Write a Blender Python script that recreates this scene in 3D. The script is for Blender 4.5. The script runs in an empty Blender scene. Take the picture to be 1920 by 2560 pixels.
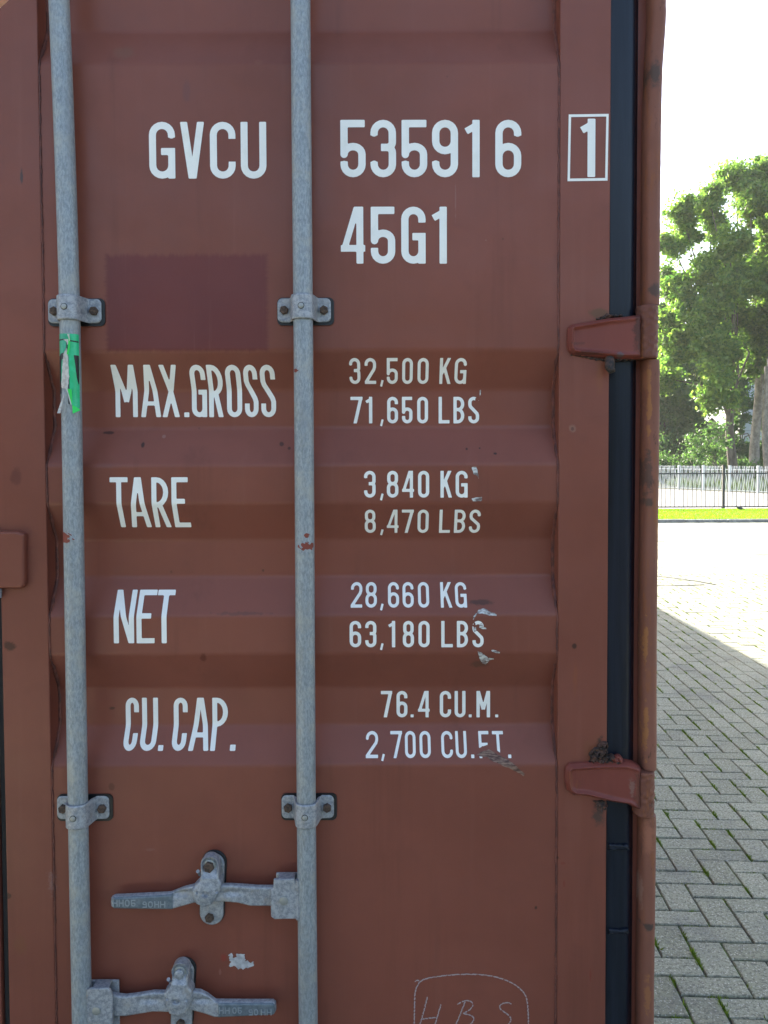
import bpy, bmesh, math, random
import numpy as np
from mathutils import Vector, Matrix
random.seed(7); rng = np.random.default_rng(11)
S = bpy.context.scene
COL = S.collection
R = math.radians

# ------------------------------------------------------------------ camera
F = 1934.0; CX, CY = 960.0, 1212.0; CAMZ = 1.5
PITCH, ROLL = R(1.9), R(0.22)
fw = Vector((0, math.cos(PITCH), -math.sin(PITCH)))
r0 = Vector((1, 0, 0)); u0 = Vector((0, math.sin(PITCH), math.cos(PITCH)))
rt = r0*math.cos(ROLL) - u0*math.sin(ROLL); up = u0*math.cos(ROLL) + r0*math.sin(ROLL)
cam_d = bpy.data.cameras.new('camera'); cam = bpy.data.objects.new('camera', cam_d); COL.objects.link(cam)
cam.matrix_world = Matrix(((rt.x, up.x, -fw.x, 0), (rt.y, up.y, -fw.y, 0), (rt.z, up.z, -fw.z, CAMZ), (0, 0, 0, 1)))
cam_d.sensor_fit = 'VERTICAL'; cam_d.sensor_height = 36; cam_d.lens = 36*F/2560
cam_d.shift_y = -(1280-CY)/2560; cam_d.clip_start = .01; cam_d.clip_end = 2000
S.camera = cam
# ------------------------------------------------------------------ sky, sun, exposure
SUN = Vector((-2.3, 5.4, 2.9)).normalized()
EL = math.asin(SUN.z); AZ = math.atan2(SUN.x, SUN.y)
w = bpy.data.worlds.new('World'); S.world = w; w.use_nodes = True
nt = w.node_tree; bg = nt.nodes['Background']; sky = nt.nodes.new('ShaderNodeTexSky')
sky.sky_type = 'NISHITA'; sky.sun_disc = False; sky.sun_elevation = EL; sky.sun_rotation = AZ
sky.air_density = 1.0; sky.dust_density = 2.0; sky.ozone_density = 1.0
tint = nt.nodes.new('ShaderNodeMix'); tint.data_type = 'RGBA'; tint.blend_type = 'MULTIPLY'; tint.inputs[0].default_value = 1; tint.inputs[7].default_value = (1.08, .99, .93, 1)
nt.links.new(sky.outputs[0], tint.inputs[6]); nt.links.new(tint.outputs[2], bg.inputs[0]); bg.inputs[1].default_value = 0.12
sd = bpy.data.lights.new('sun', 'SUN'); sd.energy = 5.0; sd.angle = R(.53); sd.color = (1, .93, .82)
so = bpy.data.objects.new('sun', sd); COL.objects.link(so); so.rotation_euler = (-SUN).to_track_quat('-Z', 'Y').to_euler()
so.location = (0, 0, 30)
S.view_settings.view_transform = 'Standard'; S.view_settings.look = 'None'
S.view_settings.exposure = 2.12; S.view_settings.gamma = 1

# ------------------------------------------------------------------ pixel <-> measured plane
def W(px, py, y):
    d = fw + rt*((px-CX)/F) - up*((py-CY)/F)
    s = y/d.y
    return d.x*s, CAMZ + d.z*s
def WN(px, py, y):          # numpy version
    a = (px-CX)/F; b = (py-CY)/F
    dx = fw.x+rt.x*a-up.x*b; dy = fw.y+rt.y*a-up.y*b; dz = fw.z+rt.z*a-up.z*b
    s = y/dy
    return dx*s, CAMZ+dz*s
D0 = 1.36                    # outer plane of the door
DEEP = .036
# corrugation of the door: pixel rows of its bends
bends = [(78, 1), (157, 0), (875, 0), (974, 1), (1069, 1), (1160, 0), (1256, 0), (1347, 1), (1439, 1), (1538, 0), (1633, 0), (1716, 1), (1809, 1), (1913, 0)]
prof = sorted((W(1150, p, D0+.001+DEEP*d)[1], DEEP*d) for p, d in bends)
zs = [.12]+[p[0] for p in prof]+[prof[-1][0]+.07, prof[-1][0]+.135, 2.72]
ds = [0]+[p[1] for p in prof]+[DEEP, 0, 0]
zs = np.array(zs); ds = np.array(ds)
def depth(z):
    z = np.asarray(z, float); o = 0
    for k in (-.004, -.002, 0, .002, .004): o = o + np.interp(z+k, zs, ds)
    return o/5
PO = D0+.0012                # panel outer plane, a hair behind the stiles
def zsurf(px, py):           # height on the corrugated sheet that a pixel row shows
    d = 0
    for _ in range(6):
        x, z = W(px, py, PO+float(d)); d = depth(z)
    return z

# ------------------------------------------------------------------ objects
def props(o, label=None, cat=None, group=None, kind=None):
    if label: o['label'] = label
    if cat: o['category'] = cat
    if group: o['group'] = group
    if kind: o['kind'] = kind
    return o
def thing(name, label, cat, loc=(0, 0, 0), group=None):
    o = bpy.data.objects.new(name, None); COL.objects.link(o); o.location = loc; o.empty_display_size = .2
    return props(o, label, cat, group)
def origin(o):
    v = Vector((0, 0, 0))
    while o: v += o.location; o = o.parent
    return v
def link(name, me, mat, parent=None):
    o = bpy.data.objects.new(name, me); COL.objects.link(o)
    if mat:
        for m in (mat if isinstance(mat, (list, tuple)) else [mat]): me.materials.append(m)
    if parent:
        o.parent = parent; t = origin(parent)
        o.matrix_parent_inverse = Matrix.Translation(-t) if parent.parent is None else Matrix.Identity(4)
    return o
class MB:
    def __init__(s): s.v = []; s.f = []; s.m = []
    def add(s, v, f, m=0):
        n = len(s.v); s.v += [tuple(p) for p in v]; s.f += [tuple(i+n for i in q) for q in f]; s.m += [m]*len(f); return s
    def box(s, x0, x1, y0, y1, z0, z1, m=0):
        v = [(x0, y0, z0), (x1, y0, z0), (x1, y1, z0), (x0, y1, z0), (x0, y0, z1), (x1, y0, z1), (x1, y1, z1), (x0, y1, z1)]
        return s.add(v, [(0, 3, 2, 1), (4, 5, 6, 7), (0, 1, 5, 4), (1, 2, 6, 5), (2, 3, 7, 6), (3, 0, 4, 7)], m)
    def obox(s, c, ax, ay, az, m=0):       # oriented box: centre and half axes
        c, ax, ay, az = map(Vector, (c, ax, ay, az)); v = []
        for k in (-1, 1):
            for i, j in ((-1, -1), (1, -1), (1, 1), (-1, 1)): v.append(c+ax*i+ay*j+az*k)
        return s.add(v, [(0, 3, 2, 1), (4, 5, 6, 7), (0, 1, 5, 4), (1, 2, 6, 5), (2, 3, 7, 6), (3, 0, 4, 7)], m)
    def tube(s, pts, rad, n=12, cap=True, m=0):
        pts = [Vector(p) for p in pts]; rad = rad if hasattr(rad, '__len__') else [rad]*len(pts)
        v = []; f = []; u = None
        for i, p in enumerate(pts):
            t = (pts[min(i+1, len(pts)-1)]-pts[max(i-1, 0)]).normalized()
            if u is None: u = t.orthogonal().normalized()
            u = (u-t*u.dot(t)).normalized(); q = t.cross(u)
            for k in range(n):
                a = 2*math.pi*k/n; v.append(p+(u*math.cos(a)+q*math.sin(a))*rad[i])
        for i in range(len(pts)-1):
            for k in range(n):
                a = i*n+k; b = i*n+(k+1) % n; f.append((a, b, b+n, a+n))
        if cap: f.append(tuple(range(n-1, -1, -1))); f.append(tuple(range((len(pts)-1)*n, len(pts)*n)))
        return s.add(v, f, m)
    def build(s, name, mat, parent=None, smooth=False, bevel=0, seg=2):
        me = bpy.data.meshes.new(name); me.from_pydata(s.v, [], s.f)
        if any(s.m): me.polygons.foreach_set('material_index', s.m)
        if smooth: me.polygons.foreach_set('use_smooth', [True]*len(me.polygons))
        o = link(name, me, mat, parent)
        if smooth and bevel == 0:
            try: me.set_sharp_from_angle(angle=R(40))
            except Exception: pass
        if bevel:
            b = o.modifiers.new('bevel', 'BEVEL'); b.width = bevel; b.segments = seg; b.limit_method = 'ANGLE'; b.angle_limit = R(35)
            b.harden_normals = False
        return o

# ------------------------------------------------------------------ materials
class NM:
    def __init__(s, name):
        s.mat = bpy.data.materials.new(name); s.mat.use_nodes = True; s.t = s.mat.node_tree; s.N = s.t.nodes; s.L = s.t.links
        s.b = s.N['Principled BSDF']; s.out = s.N['Material Output']; s._c = None
    def n(s, kind, **k):
        x = s.N.new(kind)
        for a, b in k.items(): setattr(x, a, b)
        return x
    def put(s, sock, v):
        if v is None: return
        if isinstance(v, bpy.types.NodeSocket): s.L.new(v, sock)
        else:
            if isinstance(v, (tuple, list)) and len(v) == 3 and sock.type == 'RGBA': v = (*v, 1)
            sock.default_value = v
    def co(s):
        if s._c is None: s._c = s.n('ShaderNodeTexCoord').outputs['Object']
        return s._c
    def math(s, op, a, b=None, c=None, clamp=False):
        x = s.n('ShaderNodeMath', operation=op, use_clamp=clamp)
        s.put(x.inputs[0], a); s.put(x.inputs[1], b); s.put(x.inputs[2], c); return x.outputs[0]
    def map(s, v=None, scale=(1, 1, 1), loc=(0, 0, 0), rot=(0, 0, 0)):
        x = s.n('ShaderNodeMapping'); s.put(x.inputs[0], v or s.co()); x.inputs['Scale'].default_value = scale
        x.inputs['Location'].default_value = loc; x.inputs['Rotation'].default_value = rot; return x.outputs[0]
    def noise(s, scale, detail=4, rough=.55, v=None, dist=0):
        x = s.n('ShaderNodeTexNoise'); s.put(x.inputs['Vector'], v or s.co()); x.inputs['Scale'].default_value = scale
        x.inputs['Detail'].default_value = detail; x.inputs['Roughness'].default_value = rough; x.inputs['Distortion'].default_value = dist
        return x.outputs['Fac']
    def voro(s, scale, v=None, out='Distance', feature='F1'):
        x = s.n('ShaderNodeTexVoronoi', feature=feature); s.put(x.inputs['Vector'], v or s.co()); x.inputs['Scale'].default_value = scale
        return x.outputs[out]
    def ramp(s, v, a, b, lo=0., hi=1.):     # smooth step from a to b
        x = s.n('ShaderNodeMapRange', interpolation_type='SMOOTHSTEP'); s.put(x.inputs['Value'], v)
        for i, q in zip((1, 2, 3, 4), (a, b, lo, hi)): x.inputs[i].default_value = q
        return x.outputs[0]
    def mix(s, f, a, b, mode='MIX'):
        x = s.n('ShaderNodeMix', data_type='RGBA', blend_type=mode); s.put(x.inputs[0], f); s.put(x.inputs[6], a); s.put(x.inputs[7], b)
        return x.outputs[2]
    def bump(s, h, strength=.2, dist=.001, prev=None):
        x = s.n('ShaderNodeBump'); s.put(x.inputs['Height'], h); x.inputs['Strength'].default_value = strength
        x.inputs['Distance'].default_value = dist
        if prev: s.L.new(prev, x.inputs['Normal'])
        return x.outputs[0]
    def fin(s, col, rough=.5, metal=0., normal=None, spec=None, sub=None):
        s.put(s.b.inputs['Base Color'], col); s.put(s.b.inputs['Roughness'], rough); s.put(s.b.inputs['Metallic'], metal)
        if normal: s.L.new(normal, s.b.inputs['Normal'])
        if spec is not None: s.b.inputs['Specular IOR Level'].default_value = spec
        return s.mat
    def xyz(s, v=None):
        x = s.n('ShaderNodeSeparateXYZ'); s.put(x.inputs[0], v or s.co()); return x.outputs
    def blob(s, cx, cz, rx, rz, wob=.5, nscale=60, soft=.45):   # stain of its own shape at a place on the door
        X = s.xyz()
        a = s.math('DIVIDE', s.math('SUBTRACT', X[0], cx), rx); b = s.math('DIVIDE', s.math('SUBTRACT', X[2], cz), rz)
        d = s.math('SQRT', s.math('ADD', s.math('MULTIPLY', a, a), s.math('MULTIPLY', b, b)))
        k = s.math('MULTIPLY', s.math('SUBTRACT', s.noise(nscale, 4, .7), .5), wob*4)
        return s.ramp(s.math('ADD', d, k), 1., 1-soft)

PAINT = (.216, .067, .0435)
def paint(name, base=PAINT, rust=.25, rough=.36, wear=0., stains=(), patch=None, fade=.5):
    m = NM(name)
    n1 = m.noise(2.2, 5, .6); n2 = m.noise(9, 5, .6)
    c = m.mix(m.ramp(n1, .3, .7), tuple(x*.90 for x in base), tuple(min(1, x*1.10) for x in base))
    st = m.noise(1., 4, .6, m.map(scale=(38, 38, 1.6)))
    c = m.mix(m.ramp(st, .55, .8, 0, .35*fade), c, (base[0]*1.15+.02, base[1]*1.3+.02, base[2]*1.3+.02))
    c = m.mix(m.ramp(n2, .55, .75, 0, .16), c, tuple(x*.6 for x in base))
    c = m.mix(m.ramp(m.noise(1., 6, .8, m.map(scale=(260, 260, 5), rot=(0, .12, 0))), .70, .74, 0, .35), c, (base[0]*1.5, base[1]*1.9, base[2]*1.9))
    c = m.mix(m.ramp(m.noise(1., 5, .7, m.map(scale=(16, 16, .9), loc=(4, 0, 2))), .55, .8, 0, .38), c, tuple(x*.55 for x in base))
    # specks of rust and chips
    v = m.voro(26, m.map(scale=(1, 1, .8)))
    sp = m.math('MULTIPLY', m.ramp(v, .075, .03), m.ramp(m.noise(5.5, 2), .60, .66))
    c = m.mix(m.math('MULTIPLY', sp, min(1, rust*2.6)), c, (.05, .022, .014))
    if rust > .4 or wear:
        r1 = m.ramp(m.noise(22, 8, .75, m.map(scale=(1.5, 1.5, .35))), .58-.10*wear, .68-.06*wear)
        c = m.mix(m.math('MULTIPLY', r1, .35+.5*wear), c, (.27, .095, .035))
        r2 = m.ramp(m.noise(40, 8, .8, m.map(scale=(1.2, 1.2, .4), loc=(3, 1, 2))), .63-.07*wear, .70-.05*wear)
        c = m.mix(m.math('MULTIPLY', r2, .8), c, (.055, .03, .022))
    rr = m.ramp(n2, .3, .7, rough-.05, rough+.09)
    if patch:
        x0, x1, z0, z1 = patch; X = m.xyz()
        wx = m.math('MULTIPLY', m.math('SUBTRACT', m.noise(1., 4, .7, m.map(scale=(25, 25, 220))), .5), .016)
        wz = m.math('MULTIPLY', m.math('SUBTRACT', m.noise(1., 5, .75, m.map(scale=(120, 120, 6))), .5), .020)
        ax = m.math('SUBTRACT', m.math('ABSOLUTE', m.math('SUBTRACT', X[0], (x0+x1)/2)), (x1-x0)/2)
        az = m.math('SUBTRACT', m.math('ABSOLUTE', m.math('SUBTRACT', X[2], (z0+z1)/2)), (z1-z0)/2)
        d = m.math('MAXIMUM', m.math('ADD', ax, wx), m.math('ADD', az, wz))
        pm = m.ramp(d, .004, -.006)
        br = m.ramp(m.noise(1., 5, .75, m.map(scale=(190, 190, 5))), .60, .74, 0, .55)
        pc = m.mix(br, (.150, .034, .030), (.22, .075, .06))
        pc = m.mix(m.ramp(m.noise(7, 3), .35, .7, 0, .6), pc, (.125, .028, .027))
        c = m.mix(m.math('MULTIPLY', pm, .92), c, pc)
        rr = m.mix(pm, rr, (.38, .38, .38))
    for (px, py, rx, rz, colr, k, *more) in stains:
        x, z = W(px, py, D0)
        b = m.blob(x, z, rx*.000703, rz*.000703, *(more or (.35, 70, .5)))
        c = m.mix(m.math('MULTIPLY', b, k), c, colr)
    nb = m.bump(m.noise(4.5, 3, .45), .4, .013)
    nb = m.bump(m.noise(420, 2, .5), .10, .0006, nb)
    nb = m.bump(m.noise(45, 4, .6), .10+wear*.5, .0015, nb)
    return m.fin(c, rr, 0, nb, .34)
DK = (.035, .018, .013); RS = (.20, .085, .035); LT = (.30, .17, .14)
stains = [(306, 120, 34, 24, (.20, .095, .06), .5, .5, 50, .6), (645, 152, 14, 9, (.22, .08, .05), .5), (466, 225, 12, 30, (.13, .055, .055), .35),
          (348, 1112, 6, 9, DK, .9, .15, 90, .5), (398, 1090, 6, 6, LT, .6, .1, 90, .5), (700, 1110, 7, 8, DK, .7), (720, 1120, 5, 5, DK, .7), (24, 1615, 17, 15, DK, .75),
          (507, 1645, 10, 14, (.13, .03, .018), .8), (278, 1968, 9, 12, (.10, .03, .02), .6), (54, 440, 5, 24, (.05, .045, .045), .8), (40, 1190, 16, 30, (.11, .03, .025), .5),
          (1431, 1072, 11, 12, (.27, .14, .10), .7), (1431, 1072, 5, 6, (.12, .05, .04), .8, .1, 90, .5), (1436, 1615, 8, 9, DK, .8, .15, 90, .5), (1438, 1690, 9, 60, (.25, .075, .03), .45, .3, 40, .9),
          (1169, 1122, 4, 4, DK, .8, .1, 90, .5), (1202, 1120, 3, 3, DK, .8, .1, 90, .5), (1240, 1134, 6, 4, DK, .9, .2, 90, .5), (1205, 1509, 36, 9, (.07, .032, .022), .8),
          (1200, 1664, 30, 12, (.10, .045, .028), .7), (1498, 783, 34, 16, (.12, .07, .035), .7), (1500, 925, 14, 80, (.24, .085, .035), .5, .3, 60, .8), (1486, 1880, 36, 50, (.20, .075, .035), .55, .4, 50, .8),
          (1500, 1885, 16, 46, (.045, .035, .03), .9, .5, 80, .6), (1497, 2035, 20, 40, (.05, .04, .035), .8, .5, 80, .7), (1340, 2270, 5, 6, DK, .8), (1410, 2210, 4, 12, (.2, .03, .02), .5), (1476, 2440, 3, 22, (.2, .03, .02), .6),
          (1408, 2158, 9, 4, (.2, .03, .02), .5), (560, 2395, 9, 14, (.30, .03, .02), .5, .6, 120, .6), (550, 2430, 4, 10, (.3, .13, .1), .5), (130, 2205, 14, 34, (.26, .16, .15), .5, .9, 120, .8), (50, 2365, 20, 30, (.19, .07, .035), .5),
          (600, 1535, 80, 5, (.14, .055, .04), .7, .7, 90, .6), (255, 1080, 18, 5, (.02, .012, .01), .7), (262, 1787, 10, 5, DK, .6), (20, 2240, 10, 10, DK, .7), (375, 2125, 18, 6, (.25, .12, .1), .4),
          (1139, 500, 2, 60, LT, .35, .5, 80, .6), (1215, 600, 2, 2, LT, .7, .1, 90, .5), (700, 1345, 0.1, .1, DK, 0)]
px0, pz1 = W(262, 636, D0); px1, pz0 = W(671, 878, D0)
M_paint = paint('weathered_brown_paint', stains=stains, patch=(px0, px1, pz0, pz1))
M_side = paint('brown_paint_side', rust=.3)
OR = (.36, .15, .05); GD = (.05, .045, .04)
pst = [(1634, 190, 18, 42, GD, .75, .5, 60, .6), (1634, 728, 18, 22, GD, .7, .5, 60, .6), (1612, 950, 14, 40, (.33, .13, .07), .7, .6, 60, .6), (1620, 1000, 5, 130, OR, .75, .8, 50, .5), (1618, 1185, 11, 55, GD, .6, .8, 60, .5), (1620, 1255, 12, 15, GD, .7, .4, 60, .5),
       (1612, 1610, 5, 60, OR, .8, .9, 70, .5), (1612, 1820, 5, 70, OR, .8, .9, 70, .5), (1618, 2090, 18, 60, (.38, .15, .09), .6, .6, 60, .7), (1618, 2310, 16, 12, GD, .8, .5, 80, .5), (1615, 2480, 9, 60, OR, .5, .9, 60, .6), (1604, 2230, 3, 50, (.35, .2, .15), .6, .6, 60, .6)]
M_post = paint('rusty_post_paint', base=(.225, .088, .058), rust=.5, wear=.6, rough=.6, stains=pst)
hst = [(1592, 830, 18, 90, (.06, .028, .022), .75, .7, 90, .8), (1592, 1985, 16, 90, (.07, .03, .022), .6, .7, 90, .8), (1470, 885, 60, 7, (.07, .03, .025), .7, .5, 90, .7), (1545, 890, 12, 9, (.12, .11, .11), .7), (1575, 1960, 8, 30, (.25, .18, .15), .45, .9, 150, .6), (1440, 860, 30, 5, (.08, .03, .025), .5, .5, 90, .7)]
M_hinge = paint('hinge_red_paint', base=(.205, .052, .038), rust=.7, wear=.12, rough=.38, stains=hst)
M_barrel = paint('hinge_barrel_paint', base=(.17, .062, .042), rust=.8, wear=1., rough=.6)
m = NM('weld_paint'); M_weld = m.fin(m.mix(m.ramp(m.noise(60, 5), .4, .65), (.10, .034, .026), (.19, .062, .044)), .55, 0, m.bump(m.noise(300, 3), .5, .002))
m = NM('galvanised')
g = m.noise(1., 6, .75, m.map(scale=(300, 300, 110))); g2 = m.noise(26, 5, .65); g3 = m.noise(1., 3, .5, m.map(scale=(60, 60, 6)))
c = m.mix(m.ramp(g, .36, .66), (.22, .25, .27), (.39, .43, .46)); c = m.mix(m.ramp(g2, .45, .7, 0, .55), c, (.42, .41, .36))
c = m.mix(m.ramp(g3, .5, .75, 0, .4), c, (.22, .235, .25)); c = m.mix(m.ramp(m.noise(70, 6, .8, m.map(scale=(1, 1, .5), loc=(2, 5, 1))), .70, .75, 0, .8), c, (.10, .085, .075))
M_galv = m.fin(c, m.ramp(g, .3, .7, .48, .66), .35, m.bump(m.noise(260, 3), .35, .0008, m.bump(g2, .3, .002)))
m = NM('galvanised_cast')
g = m.noise(160, 5, .75); g2 = m.noise(30, 5, .7)
c = m.mix(m.ramp(g, .36, .64), (.23, .25, .28), (.43, .45, .48)); c = m.mix(m.ramp(g2, .50, .68, 0, .6), c, (.36, .33, .29))
M_cast = m.fin(c, m.ramp(g, .3, .7, .45, .62), .35, m.bump(g, .5, .0012, m.bump(g2, .4, .003)))
m = NM('grip_zinc'); g = m.noise(90, 5, .7)
M_grip = m.fin(m.mix(m.ramp(g, .35, .7), (.115, .15, .18), (.20, .24, .27)), .5, .35, m.bump(g, .3, .001))
m = NM('grip_letter'); M_gletter = m.fin((.30, .34, .37), .5, .35)
m = NM('rusty_steel'); g = m.noise(220, 6, .75)
M_bolt = m.fin(m.mix(m.ramp(g, .35, .65), (.045, .033, .028), (.15, .095, .065)), .75, .2, m.bump(g, .8, .002))
m = NM('rivet_steel'); M_rivet = m.fin((.36, .37, .35), .42, .5)
m = NM('black_rubber'); g = m.noise(1., 4, .6, m.map(scale=(60, 60, 3)))
M_rubber = m.fin(m.mix(m.ramp(g, .35, .7), (.006, .009, .017), (.011, .016, .028)), .30, 0, m.bump(m.noise(1., 3, .6, m.map(scale=(90, 90, 4))), .3, .002), .32)
m = NM('dark_sealant'); M_seal = m.fin(m.mix(m.ramp(m.noise(90, 5, .7), .4, .62), (.022, .018, .016), (.11, .055, .038)), .7, 0, m.bump(m.noise(150, 4), .8, .003))
m = NM('dark_gap'); M_gap = m.fin((.02, .019, .019), .8)
m = NM('white_lettering'); g = m.noise(14, 6, .7)
M_white = m.fin(m.mix(m.ramp(g, .45, .75, 0, .45), (.90, .90, .86), (.72, .71, .62)), .42, 0, m.bump(m.noise(500, 2), .1, .0004))
m = NM('paint_residue'); M_resid = m.fin(m.mix(m.ramp(m.noise(120, 4), .35, .65), (.36, .36, .37), (.55, .55, .56)), .6)
m = NM('scraped_film'); M_scuff = m.fin(m.mix(m.ramp(m.noise(1., 4, .7, m.map(scale=(60, 60, 320))), .40, .6), (.16, .12, .11), (.66, .68, .67)), .5)
m = NM('brown_scrape'); M_scrape = m.fin(m.mix(m.ramp(m.noise(1., 5, .7, m.map(scale=(60, 60, 420), rot=(0, -.42, 0))), .42, .6), (.075, .03, .022), (.27, .17, .12)), .6)
m = NM('chalk'); M_chalk = m.fin((.40, .33, .33), .9)
m = NM('green_sticker'); M_green = m.fin(m.mix(m.ramp(m.noise(60, 4), .4, .65), (.012, .50, .20), (.03, .58, .27)), .35)
m = NM('green_sticker_faded'); M_teal = m.fin(m.mix(m.ramp(m.noise(80, 4), .4, .65), (.03, .36, .20), (.06, .43, .27)), .4)
m = NM('green_curl'); M_lime = m.fin((.03, .68, .10), .4)
m = NM('sticker_black'); M_black = m.fin((.012, .014, .016), .4)
m = NM('torn_paper'); M_paper = m.fin(m.mix(m.ramp(m.noise(140, 5), .4, .7), (.62, .60, .56), (.42, .39, .36)), .8)

# ------------------------------------------------------------------ 2D shapes -> meshes
def seg_sdf(X, Z, a, b, t, ca=True, cb=True):      # thick segment, flat ends where asked
    ax, az = a; bx, bz = b; dx, dz = bx-ax, bz-az; L = math.hypot(dx, dz) or 1e-9; ux, uz = dx/L, dz/L
    s = (X-ax)*ux+(Z-az)*uz; n = -(X-ax)*uz+(Z-az)*ux; c = np.clip(s, 0, L)
    d = np.hypot(s-c, n)-t/2
    if ca: d = np.maximum(d, -s)
    if cb: d = np.maximum(d, s-L)
    return d
def poly_stroke(X, Z, pts, t, closed=False, flat=True):
    pts = [pts[0]]+[b for a, b in zip(pts[:-1], pts[1:]) if math.hypot(b[0]-a[0], b[1]-a[1]) > 1e-7]; d = 1e9; n = len(pts)
    if closed: pts = pts+[pts[0]]; n += 1
    for i in range(n-1):
        d = np.minimum(d, seg_sdf(X, Z, pts[i], pts[i+1], t, flat and i == 0 and not closed, flat and i == n-2 and not closed))
    return d
def poly_sdf(X, Z, P):
    d = np.full(X.shape, 1e9); ins = np.zeros(X.shape, bool); n = len(P)
    for i in range(n):
        (ax, az), (bx, bz) = P[i], P[(i+1) % n]; dx, dz = bx-ax, bz-az; q = dx*dx+dz*dz or 1e-12
        h = np.clip(((X-ax)*dx+(Z-az)*dz)/q, 0, 1); d = np.minimum(d, np.hypot(X-ax-h*dx, Z-az-h*dz))
        c = (az > Z) != (bz > Z)
        if dz != 0: ins ^= c & (X < dx*(Z-az)/dz+ax)
    return np.where(ins, -d, d)
def fnoise(X, Z, s, seed=0):                        # cheap smooth noise, about -1..1
    r = np.random.default_rng(seed); o = np.zeros(np.shape(X)); amp = 0
    for k in range(14):
        f = s*(.6+2.2*r.random()); a = r.random()*6.28; p = r.random()*6.28; q = 1/(f/s)
        o = o+q*np.sin((X*math.cos(a)+Z*math.sin(a))*f+p); amp += q
    return o/amp*2.2
def grid_mesh(mb, f, bounds, res, pos, skirt=None, m=0):
    x0, x1, z0, z1 = bounds; nx = max(2, int((x1-x0)/res)+1); nz = max(2, int((z1-z0)/res)+1)
    gx = np.linspace(x0, x1, nx); gz = np.linspace(z0, z1, nz); X, Z = np.meshgrid(gx, gz, indexing='ij')
    V = f(X, Z); V = np.where(np.abs(V) < 1e-9, 1e-9, V); I = V < 0
    cnt = I[:-1, :-1].astype(int)+I[1:, :-1]+I[1:, 1:]+I[:-1, 1:]
    cache = {}; P2 = []; faces = []; bd = []
    def node(i, j):
        k = (i, j)
        if k not in cache: cache[k] = len(P2); P2.append((gx[i], gz[j]))
        return cache[k]
    def cross(i, j, k, l):
        key = (i, j, k, l) if (i, j) < (k, l) else (k, l, i, j)
        if key not in cache:
            i, j, k, l = key; t = V[i, j]/(V[i, j]-V[k, l]); cache[key] = len(P2)
            P2.append((gx[i]+(gx[k]-gx[i])*t, gz[j]+(gz[l]-gz[j])*t))
        return cache[key]
    for i, j in zip(*np.nonzero(cnt)):
        i = int(i); j = int(j); cs = [(i, j), (i+1, j), (i+1, j+1), (i, j+1)]
        if cnt[i, j] == 4: faces.append([node(*c) for c in cs]); continue
        poly = []; xs = []
        for k in range(4):
            a, b = cs[k], cs[(k+1) % 4]
            if I[a]: poly.append(node(*a))
            if I[a] != I[b]:
                c = cross(*a, *b); poly.append(c); xs.append((c, I[a]))
        if len(poly) >= 3: faces.append(poly)
        for k in range(len(xs)):
            if xs[k][1]: bd.append((xs[k][0], xs[(k+1) % len(xs)][0]))
    if not P2: return
    P2 = np.array(P2); Y3 = pos(P2[:, 0], P2[:, 1]); n = len(P2)
    v = [tuple(p) for p in np.stack(Y3, 1)]; ff = [tuple(q) for q in faces]
    if skirt is not None:
        v += [(p[0], skirt if not callable(skirt) else p[1]+skirt(0), p[2]) for p in v[:n]]
        ff += [(a, a+n, b+n, b) for a, b in bd]
        ff += [tuple(reversed([k+n for k in q])) for q in faces]
    mb.add(v, ff, m)
def relief(name, mat, parent, f, bounds, res, front, back, bevel=.003, extra=None, smooth=True, wob=0):
    """solid cast piece: outline f<0, front face at y=front with rounded rim, flat back"""
    H = back-front
    def pos(X, Z):
        s = np.clip(-f(X, Z)/bevel, 0, 1); y = front+min(H, bevel)*(1-np.sqrt(1-(1-s)**2))
        if extra is not None: y = y-extra(X, Z)*s
        if wob: y = y+fnoise(X, Z, 180, 3)*wob
        return X, y, Z
    mb = MB(); grid_mesh(mb, f, bounds, res, pos, back)
    return mb.build(name, mat, parent, smooth)
def pxpoly(pts, y, sx=1., ox=0., oy=0.):            # outline measured on the photograph -> metres on its own plane
    return [W(ox+p[0]*sx, oy+p[1]*sx, y) for p in pts]
def pbounds(P, m=.003):
    a = [p[0] for p in P]; b = [p[1] for p in P]; return (min(a)-m, max(a)+m, min(b)-m, max(b)+m)

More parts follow.
